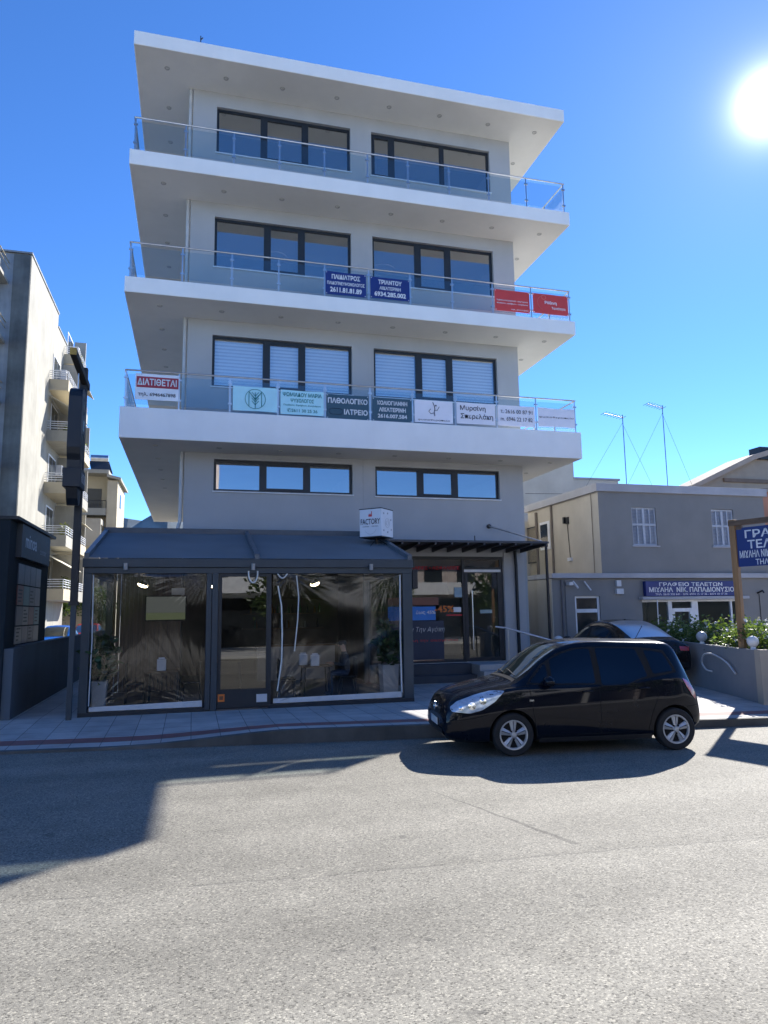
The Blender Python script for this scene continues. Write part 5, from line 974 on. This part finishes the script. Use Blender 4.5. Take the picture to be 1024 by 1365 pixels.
def wheel(parent, x, y, r, sg, nsp=5, rim=MAT_RIM, wdt=.20):
    M = Matrix.Translation((x, y, r)) @ Matrix.Rotation(R(-90 if sg > 0 else 90), 4, 'X') @ Matrix.Rotation(sg * R(17), 4, 'Z')       # local z points outwards: sg*-... side
    M = Matrix.Translation((x, y, r)) @ Matrix.Rotation(R(-90) * sg, 4, 'X') @ Matrix.Rotation(R(18), 4, 'Z')
    h = wdt / 2; rr = r * .70
    ty = part('wheel', MB().lathe([(rr, -h), (r * .92, -h), (r * .985, -h * .8), (r, -h * .4), (r, h * .4), (r * .985, h * .8), (r * .93, h), (rr + .012, h * 1.0), (rr - .004, h * .86), (rr - .004, -h * .6)], M, 44, False), MAT_TYRE, parent, local=True, angle=35)
    part('wheel_dish', MB().lathe([(.0001, h * .30), (rr * .9, h * .30), (rr, h * .45)], M, 36), MAT_ARCH, ty, local=True, angle=35)
    rm = MB().lathe([(rr * .86, h * .55), (rr * .90, h * .92), (rr * .985, h * .95), (rr, h * .80)], M, 44, False); rm.lathe([(.0001, h * 1.02), (rr * .16, h * .98), (rr * .22, h * .78), (rr * .22, h * .5)], M, 24)
    for k in range(nsp):
        A = M @ Matrix.Rotation(2 * math.pi * k / nsp, 4, 'Z')
        for d in (-1, 1):
            def q(u, v, z): return A @ Vector((u, v, z))
            r0, r1 = rr * .18, rr * .89; a0, a1, b0, b1 = d * .004, d * rr * .11, d * rr * .035, d * rr * .27
            z0, z1 = h * .93, h * .84; pts = [q(r0, a0, z0), q(r0, a1, z0 - .02), q(r1, b1, z1 - .02), q(r1, b0, z1), q(r0, a0, h * .45), q(r0, a1, h * .45), q(r1, b1, h * .45), q(r1, b0, h * .45)]
            rm.add(pts, [(0, 1, 2, 3), (0, 4, 5, 1), (1, 5, 6, 2), (2, 6, 7, 3), (3, 7, 4, 0)])
    part('rim', rm, rim, ty, local=True, angle=30)
    for k in range(nsp): a = 2 * math.pi * (k + .5) / nsp; part('bolt', MB().lathe([(.0001, h * .96), (.012, h * .96), (.014, h * .5)], M @ Matrix.Translation((rr * .28 * math.cos(a), rr * .28 * math.sin(a), 0)), 8), MAT_ARCH, ty, local=True)
    return ty
def build_car(name, label, loc, rz, car, spec):
    t = thing(name, label, 'car', loc, rz); mat = spec['paint']
    o = part('body', car.body(), mat, t, local=True, smooth=True)
    cut = MB(); rw = spec['r'] + spec.get('arch', .055)
    for ax in spec['axles']: cut.merge(MB().lathe([(rw, -1.3), (rw, -.58)], Matrix.Translation((ax, 0, spec['r'])) @ Matrix.Rotation(R(90), 4, 'X'), 48)).merge(MB().lathe([(rw, .58), (rw, 1.3)], Matrix.Translation((ax, 0, spec['r'])) @ Matrix.Rotation(R(90), 4, 'X'), 48))
    cm = cut.mesh('cut'); co = bpy.data.objects.new('cut', cm); COL.objects.link(co); cm.materials.append(MAT_ARCH); co.parent = t
    bo = o.modifiers.new('arches', 'BOOLEAN'); bo.operation = 'DIFFERENCE'; bo.object = co; bo.solver = 'EXACT'
    if hasattr(bo, 'material_mode'): bo.material_mode = 'TRANSFER'
    bpy.context.view_layer.update(); me = bpy.data.meshes.new_from_object(o.evaluated_get(bpy.context.evaluated_depsgraph_get())); o.modifiers.clear(); bpy.data.objects.remove(co)
    me.name = 'body'
    for p in me.polygons: p.use_smooth = True
    me.set_sharp_from_angle(angle=R(32)); o.data = me
    for ax in spec['axles']:
        for sg in (-1, 1):
            wheel(t, ax, sg * (spec['track'] - .10), spec['r'], sg, spec.get('spokes', 5), spec.get('rim', MAT_RIM), spec.get('wdt', .2))
            if spec.get('lip'):
                m = MB(); T = car.side(sg); nn = 26
                def q(k, d): a = R(-18) + R(216) * k / nn; x, z = ax + (rw + d) * math.cos(a), spec['r'] + (rw + d) * math.sin(a); return T(x, max(z, lerp(car.zb, x) + .06), spec['lip_out'])
                for k in range(nn): m.quad(q(k, -.002), q(k + 1, -.002), q(k + 1, .045), q(k, .045))
                part('arch_lip', m, spec['lip'], t, local=True, smooth=True)
    for sg in (-1, 1):
        if spec.get('band'): part('window_surround', car.lay(spec['band'], car.side(sg), .003), MAT_ARCH, t, local=True, smooth=True)
        for pl in spec['windows']: part('side_window', car.lay(rounded(pl, .04), car.side(sg), .007), MAT_CARGLASS if not spec.get('see') else MAT_CARGLASS, t, local=True, smooth=True)
        for pl in spec['seams']: part('panel_gap', car.line(pl, sg), MAT_SEAM, t, local=True)
        for pl in spec.get('creases', []): part('crease', car.line(pl, sg, .012, .004), spec['paint'], t, local=True)
        if spec.get('headlamp'):
            hl = part('headlamp', car.lay(rounded(spec['headlamp'], .03), car.side(sg), .008, .04), MAT_LENS, t, local=True, smooth=True)
            for (cx, cz, r) in spec.get('bulbs', []):
                m = MB(); T = car.side(sg); ring = [T(cx + r * math.cos(a), cz + r * math.sin(a), .013) for a in [k * .5236 for k in range(12)]]; m.add(ring + [T(cx, cz, .018)], [(k, (k + 1) % 12, 12) for k in range(12)]); part('reflector', m, MAT_CHROME, hl, local=True)
        if spec.get('taillamp'): part('tail_lamp', car.lay(rounded(spec['taillamp'], .03), car.side(sg), .010, .04), MAT_TAIL, t, local=True, smooth=True)
        for hx, hz in spec['handles']:
            y = car.Y(hx, hz); part('door_handle', MB().tube([(hx - .09, sg * (y - .002), hz - .004), (hx - .06, sg * (y + .03), hz), (hx + .06, sg * (y + .03), hz), (hx + .09, sg * (y - .002), hz + .004)], .015, 8), mat, t, local=True, smooth=True)
        mx, mz = spec['mirror']; y = car.Y(mx + .05, mz)
        mi = part('wing_mirror', MB().ball((mx, sg * (y + .15), mz + .02), .118, 14, (.80, 1.15, .78)).tube([(mx + .03, sg * (y - .02), mz - .05), (mx + .01, sg * (y + .1), mz - .02)], .028, 8), mat, t, local=True, smooth=True)
        if spec.get('repeater'): rx, rz_ = spec['repeater']; part('side_repeater', car.lay([(rx - .035, rz_ - .014), (rx + .035, rz_ - .014), (rx + .035, rz_ + .014), (rx - .035, rz_ + .014)], car.side(sg), .008), MAT_CHROME, t, local=True)
        part('sill', car.line([(spec['axles'][0] + rw + .03, lerp(car.zb, 1.5) + .045), (spec['axles'][1] - rw - .03, lerp(car.zb, 2.5) + .045)], sg, .07, .006), MAT_TRIM, t, local=True)
    if spec.get('cabin'): part('cabin_patch', car.lay(spec['cabin'], car.top(), .003), plain('cabin_and_reflection_grey', (.13, .145, .13), .8, 0, .5, 2.0), t, local=True, smooth=True)  # flat patch for dash and seats; its grey includes the windscreen's reflected light
    part('windscreen', car.lay(rounded(spec['screen'], .05), car.top(), .007), MAT_SCREEN, t, local=True, smooth=True)
    if spec.get('rear_screen'): part('rear_window', car.lay(rounded(spec['rear_screen'], .05), car.top(), .007), glass('dusty_rear_glass', (.30, .34, .36), .42, .28, 0, 1, 3.0, .55), t, local=True, smooth=True)
    for k, pl in enumerate(spec['front']): part(pl[0], car.lay(rounded(pl[2], .03), car.front(), .006, .05), pl[1], t, local=True)
    for pl in spec.get('rear', []): part(pl[0], car.lay(rounded(pl[2], .02), car.front(True), .008, .05), pl[1], t, local=True)
    return t
# the dark compact people carrier at the kerb
mv = Car(zt=[(0, .60), (.02, .75), (.08, .865), (.22, .96), (.5, 1.035), (.8, 1.09), (.95, 1.118), (1.1, 1.19), (1.45, 1.425), (1.75, 1.585), (2.05, 1.655), (2.4, 1.675), (2.9, 1.66), (3.4, 1.645), (3.62, 1.63), (3.72, 1.60), (3.80, 1.53), (3.93, 1.28), (4.04, 1.04), (4.12, .92), (4.19, .78), (4.22, .62)],
         zs=[(0, .56), (.05, .68), (.2, .82), (.5, .925), (.9, 1.005), (1.3, 1.025), (2.0, 1.025), (2.8, 1.065), (3.3, 1.115), (3.7, 1.125), (3.9, 1.02), (4.1, .84), (4.22, .56)],
         wm=[(0, .66), (.03, .73), (.10, .79), (.25, .84), (.5, .875), (.85, .898), (1.3, .906), (2.2, .908), (3.2, .906), (3.6, .885), (3.9, .82), (4.08, .745), (4.17, .66), (4.22, .56)],
         ws=[(0, .62), (.03, .69), (.10, .745), (.25, .79), (.5, .82), (.85, .842), (1.3, .855), (2.2, .870), (3.2, .868), (3.6, .84), (3.9, .775), (4.1, .69), (4.22, .52)],
         wr=[(0, .48), (.1, .62), (.3, .67), (.7, .70), (1.0, .71), (1.45, .67), (1.9, .62), (2.5, .608), (3.2, .59), (3.65, .56), (3.8, .57), (4.0, .62), (4.22, .45)],
         zb=[(0, .34), (.05, .25), (.2, .20), (.5, .185), (3.6, .20), (3.9, .27), (4.1, .33), (4.22, .38)], L=4.22)
mspec = dict(paint=paint('navy_black_paint', (.0028, .0048, .011), .22), r=.322, axles=(.90, 3.545), track=.897, mirror=(1.46, 1.085), handles=[(2.12, .945), (3.05, .97)], repeater=(1.20, .83),
    windows=[[(1.20, 1.085), (1.50, 1.075), (1.50, 1.35)], [(1.57, 1.07), (2.26, 1.06), (2.26, 1.545), (2.02, 1.535), (1.78, 1.475), (1.57, 1.395)], [(2.36, 1.03), (2.76, 1.03), (2.98, 1.105), (3.14, 1.14), (3.04, 1.525), (2.36, 1.55)], [(3.24, 1.165), (3.60, 1.205), (3.50, 1.46), (3.18, 1.51)]],
    band=[(1.14, 1.065), (2.3, 1.04), (2.36, 1.015), (2.78, 1.015), (3.0, 1.09), (3.66, 1.185), (3.54, 1.495), (3.1, 1.552), (2.3, 1.568), (1.98, 1.555), (1.70, 1.48), (1.42, 1.33)],
    seams=[[(1.18, 1.04), (1.20, .84), (1.27, .30)], [(2.31, 1.555), (2.31, 1.03), (2.31, .30)], [(3.17, 1.11), (3.30, .90), (3.16, .58), (3.08, .32)], [(1.27, .30), (2.31, .30), (3.08, .32)], [(.50, .94), (.85, 1.015), (1.18, 1.04)], [(.02, .54), (.30, .58), (.52, .64)], [(3.80, .66), (4.18, .68)], [(3.42, 1.01), (3.56, 1.02), (3.56, .90), (3.42, .89), (3.42, 1.01)]],
    creases=[[(1.30, .72), (1.55, .56), (2.2, .50), (3.0, .50)]],
    headlamp=[(.075, .68), (.25, .655), (.42, .70), (.62, .82), (.79, .985), (.58, .985), (.33, .925), (.14, .83), (.065, .74)], bulbs=[(.28, .765, .058), (.17, .735, .035), (.44, .835, .052)],
    taillamp=[(3.74, 1.10), (3.86, 1.07), (3.96, .98), (4.05, .84), (4.03, .75), (3.95, .82), (3.84, .95)],
    screen=[(1.03, -.62), (1.03, .62), (1.42, .64), (1.78, .575), (1.82, 0), (1.78, -.575), (1.42, -.64)], rear_screen=[(3.82, -.52), (3.82, .52), (3.94, .55), (3.94, -.55)],
    front=[('grille', MAT_TRIM, [(-.36, .60), (.36, .60), (.44, .72), (-.44, .72)]), ('grille_bar', MAT_CHROME, [(-.42, .675), (.42, .675), (.44, .705), (-.44, .705)]), ('lower_intake', MAT_TRIM, [(-.60, .30), (.60, .30), (.56, .40), (-.56, .40)])], rear=[], lip=MAT_TRIM, lip_out=.004)
del mspec['lip']
def _fx(x): return x * 1.5 if x < .3 else (x + .15 if x < 3.65 else 3.80 + (x - 3.65) * .84)
def _fz(z): return z + max(0, z - 1.05) * .09
for nm in ('zt', 'zs', 'wm', 'ws', 'wr', 'zb'): setattr(mv, nm, [(_fx(x), _fz(v) if nm == 'zt' else v) for x, v in getattr(mv, nm)])
mv.L = _fx(4.22)
for k in ('windows', 'seams', 'creases'): mspec[k] = [[(_fx(x), _fz(z)) for x, z in pl] for pl in mspec[k]]
for k in ('band', 'headlamp', 'taillamp'): mspec[k] = [(_fx(x), _fz(z)) for x, z in mspec[k]]
for k in ('screen', 'rear_screen'): mspec[k] = [(_fx(x), y) for x, y in mspec[k]]
mspec['bulbs'] = [(_fx(x), z, r) for x, z, r in mspec['bulbs']]; mspec['handles'] = [(_fx(x), z) for x, z in mspec['handles']]; mspec['mirror'] = (_fx(1.46), 1.095); mspec['repeater'] = (_fx(1.20), .83); mspec['axles'] = tuple(_fx(x) for x in mspec['axles'])
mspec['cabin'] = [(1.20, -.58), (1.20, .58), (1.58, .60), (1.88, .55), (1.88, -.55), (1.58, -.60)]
E_RZ = R(-7.9)
ex = Vector((math.cos(E_RZ), math.sin(E_RZ), 0)); ey = Vector((-math.sin(E_RZ), math.cos(E_RZ), 0))
CS = 1.0; fw = Vector((6.76, -8.83, -.075)); Lc = fw - ex * 1.05 * CS + ey * .897 * CS
car1 = build_car('parked_car', 'dark navy compact car parked at the kerb in front of the shop', tuple(Lc), E_RZ, mv, mspec); car1.scale = (CS, CS, CS)
fx = mv.X(0, .68) - .012
part('emblem', MB().tube([(fx, .065 * math.cos(a * .314), .69 + .065 * math.sin(a * .314)) for a in range(21)], .009, 6).tube([(fx, -.08, .69), (fx, .08, .69)], .008, 6), MAT_CHROME, car1, local=True)
pl = part('number_plate', MB().box(-.022, -.008, -.26, .26, .42, .53), MAT_PLATE, car1, local=True, bevel=.003); part('plate_edge', MB().box(-.026, -.023, .22, .26, .425, .525), MAT_DKBLUE, pl, local=True)
wp = MB()
for (a, b) in (((1.21, -.5), (1.28, .15)), ((1.20, .1), (1.26, .58))): wp.tube([(a[0] + (b[0] - a[0]) * q / 8, a[1] + (b[1] - a[1]) * q / 8, mv.Z(a[0] + (b[0] - a[0]) * q / 8, a[1] + (b[1] - a[1]) * q / 8) + .014) for q in range(9)], .008, 6)
part('wiper', wp, MAT_ARCH, car1, local=True); part('cowl', mv.lay([(1.11, -.68), (1.11, .68), (1.175, .64), (1.175, -.64)], mv.top(), .005), MAT_TRIM, car1, local=True)
part('roof_aerial', MB().tube([(3.50, 0, 1.64), (3.68, 0, 1.92)], .006, 5).lathe([(.03, 0), (.02, .03)], Matrix.Translation((3.50, 0, 1.64)), 10), MAT_TRIM, car1, local=True)
# seats and wheel seen through the glass would sit inside the body; the glass lies over it
# the dark fastback behind it
xs_ = Car(zt=[(0, .72), (.03, .84), (.12, .93), (.4, 1.02), (.9, 1.09), (1.35, 1.14), (1.55, 1.20), (2.0, 1.48), (2.35, 1.635), (2.75, 1.705), (3.2, 1.69), (3.7, 1.585), (4.1, 1.425), (4.42, 1.265), (4.60, 1.20), (4.72, 1.165), (4.77, 1.06), (4.80, .98), (4.86, .80), (4.88, .62)],
          zs=[(0, .66), (.1, .84), (.5, .96), (1.2, 1.03), (2.2, 1.06), (3.2, 1.10), (4.0, 1.13), (4.5, 1.09), (4.75, 1.0), (4.84, .8), (4.88, .58)],
          wm=[(0, .62), (.05, .74), (.2, .86), (.6, .95), (1.2, .985), (3.8, .99), (4.4, .96), (4.7, .90), (4.82, .82), (4.88, .70)], ws=[(0, .58), (.05, .70), (.2, .81), (.6, .89), (1.2, .925), (3.8, .935), (4.4, .905), (4.7, .85), (4.88, .66)],
          wr=[(0, .45), (.3, .68), (1.2, .76), (1.8, .72), (2.4, .65), (3.2, .63), (4.0, .64), (4.5, .68), (4.88, .56)], zb=[(0, .40), (.1, .28), (.4, .23), (4.3, .25), (4.7, .36), (4.88, .44)], L=4.88, drop=.08)
xspec = dict(paint=paint('dark_brown_paint', (.010, .008, .008), .24), r=.37, axles=(.93, 3.86), track=.97, mirror=(1.78, 1.12), handles=[(2.6, .98), (3.55, 1.0)], wdt=.26,
    windows=[[(1.72, 1.10), (2.62, 1.10), (2.62, 1.51), (2.42, 1.50), (2.1, 1.40)], [(2.72, 1.11), (3.55, 1.14), (3.62, 1.42), (3.2, 1.50), (2.72, 1.52)], [(3.64, 1.15), (3.98, 1.17), (3.80, 1.34), (3.70, 1.38)]],
    band=[(1.62, 1.085), (3.6, 1.115), (4.12, 1.15), (3.86, 1.35), (3.5, 1.48), (3.0, 1.54), (2.5, 1.535), (2.1, 1.44)], seams=[[(1.7, 1.05), (1.65, .35)], [(2.67, 1.5), (2.67, .35)], [(3.6, 1.1), (3.5, .8), (3.35, .35)]],
    taillamp=[(4.45, 1.06), (4.70, 1.04), (4.79, .98), (4.79, .90), (4.62, .93), (4.45, .98)], headlamp=[(.08, .80), (.5, .93), (.45, .97), (.12, .90)],
    screen=[(1.50, -.66), (1.50, .66), (2.28, .60), (2.32, 0), (2.28, -.60)], rear_screen=[(3.32, -.58), (3.32, .58), (4.44, .62), (4.44, -.62)], front=[('grille', MAT_TRIM, [(-.4, .66), (.4, .66), (.42, .82), (-.42, .82)])],
    rear=[('tail_strip', MAT_TAIL, [(.52, .90), (.80, .90), (.80, 1.0), (.52, 1.02)]), ('tail_strip', MAT_TAIL, [(-.52, .90), (-.80, .90), (-.80, 1.0), (-.52, 1.02)]), ('lower_skirt', MAT_TRIM, [(-.72, .48), (.72, .48), (.74, .62), (-.74, .62)])])
# nose-in on the driveway: its nose points away from the road
car2 = build_car('parked_car', 'dark brown fastback car parked nose-in on the driveway behind the navy car', (13.70, 1.75, .13), R(-90.3), xs_, xspec)
part('number_plate', MB().box(4.875, 4.885, -.26, .26, .70, .81), MAT_PLATE, car2, local=True)
part('roof_fin', MB().add([(3.05, -.03, 1.64), (3.05, .03, 1.64), (3.25, .03, 1.63), (3.25, -.03, 1.63), (3.22, 0, 1.73)], [(0, 1, 4), (1, 2, 4), (2, 3, 4), (3, 0, 4)]), MAT_TRIM, car2, local=True)
part('tailgate_lip', xs_.lay([(4.60, -.74), (4.60, .74), (4.68, .70), (4.68, -.70)], xs_.top(), .012), xspec['paint'], car2, local=True)
# two small cars parked in the lane on the left
lspec = dict(mspec); lspec['paint'] = paint('bright_blue_paint', (.01, .11, .46), .3); build_car('parked_car', 'bright blue car parked in the lane behind the low grey wall', (-4.95, 20.4, -.075), R(90), mv, lspec)
lspec2 = dict(mspec); lspec2['paint'] = paint('red_paint', (.42, .02, .02), .3); build_car('parked_car', 'red car further down the lane on the left, partly behind the pole', (-4.55, 28.6, -.075), R(90), mv, lspec2)
# ------------------------------------------------------------------ across the road, behind the camera: seen in the glass
MAT_OPP = plaster('opposite_white', (.82, .81, .78), .06); MAT_BRICKY = plaster('opposite_brick', (.58, .50, .45), .12)
def opposite(x0, x1, y, h, mat, label, floors, chim=None):
    t = thing('opposite_block', label, 'building', ((x0 + x1) / 2, y, 0)); part('wall', MB().box(x0, x1, y - 10, y, 0, h), mat, t)
    for f in range(floors):
        z = 3.4 + 3.0 * f; part('balcony', MB().box(x0 + .4, x1 - .4, y + .003, y + 1.2, z, z + .16).box(x0 + .4, x1 - .4, y + 1.12, y + 1.2, z + .163, z + .95), MAT_WHITE, t)
        m = MB(); x = x0 + 1
        while x < x1 - 2: m.box(x, x + 1.5, y + .003, y + .03, z + .3, z + 2.3); x += 2.8
        part('window', m, plain('dark_pane', (.03, .04, .05), .08), t)
    part('shop_front', MB().box(x0 + .3, x1 - .3, y + .003, y + .06, .05, 3.1), plain('dark_shop_glass', (.02, .024, .028), .15, 0, .5, .6), t)
    if chim: part('chimney', MB().box(chim, chim + .8, y - 4, y - 3.2, h + .003, h + 4.5), MAT_BRICKY, t)
opposite(-46, -6, -31, 9.5, MAT_OPP, 'long pale block across the road with two balconies and a chimney', 2, -12); opposite(-4, 14, -33, 11.0, MAT_OPP, 'middle white block across the road with two long balconies', 2, 3); opposite(16, 34, -32, 10.2, MAT_BRICKY, 'sandy block across the road with white balconies', 2); opposite(36, 70, -31, 9.8, MAT_OPP, 'far right pale block across the road', 2)
t0 = tree(-9, -27.2, 5.2, 2.3, 2.0, 1500, .38, 'dark green street tree in the row across the road', 8, 'street trees across the road')
for x, y in ((-2.5, -27.6), (7, -27.4), (14.8, -27.1), (24.5, -27)):
    c = dup(t0); c.location = (x, y, 0); c.rotation_euler.z = x
flush_text()
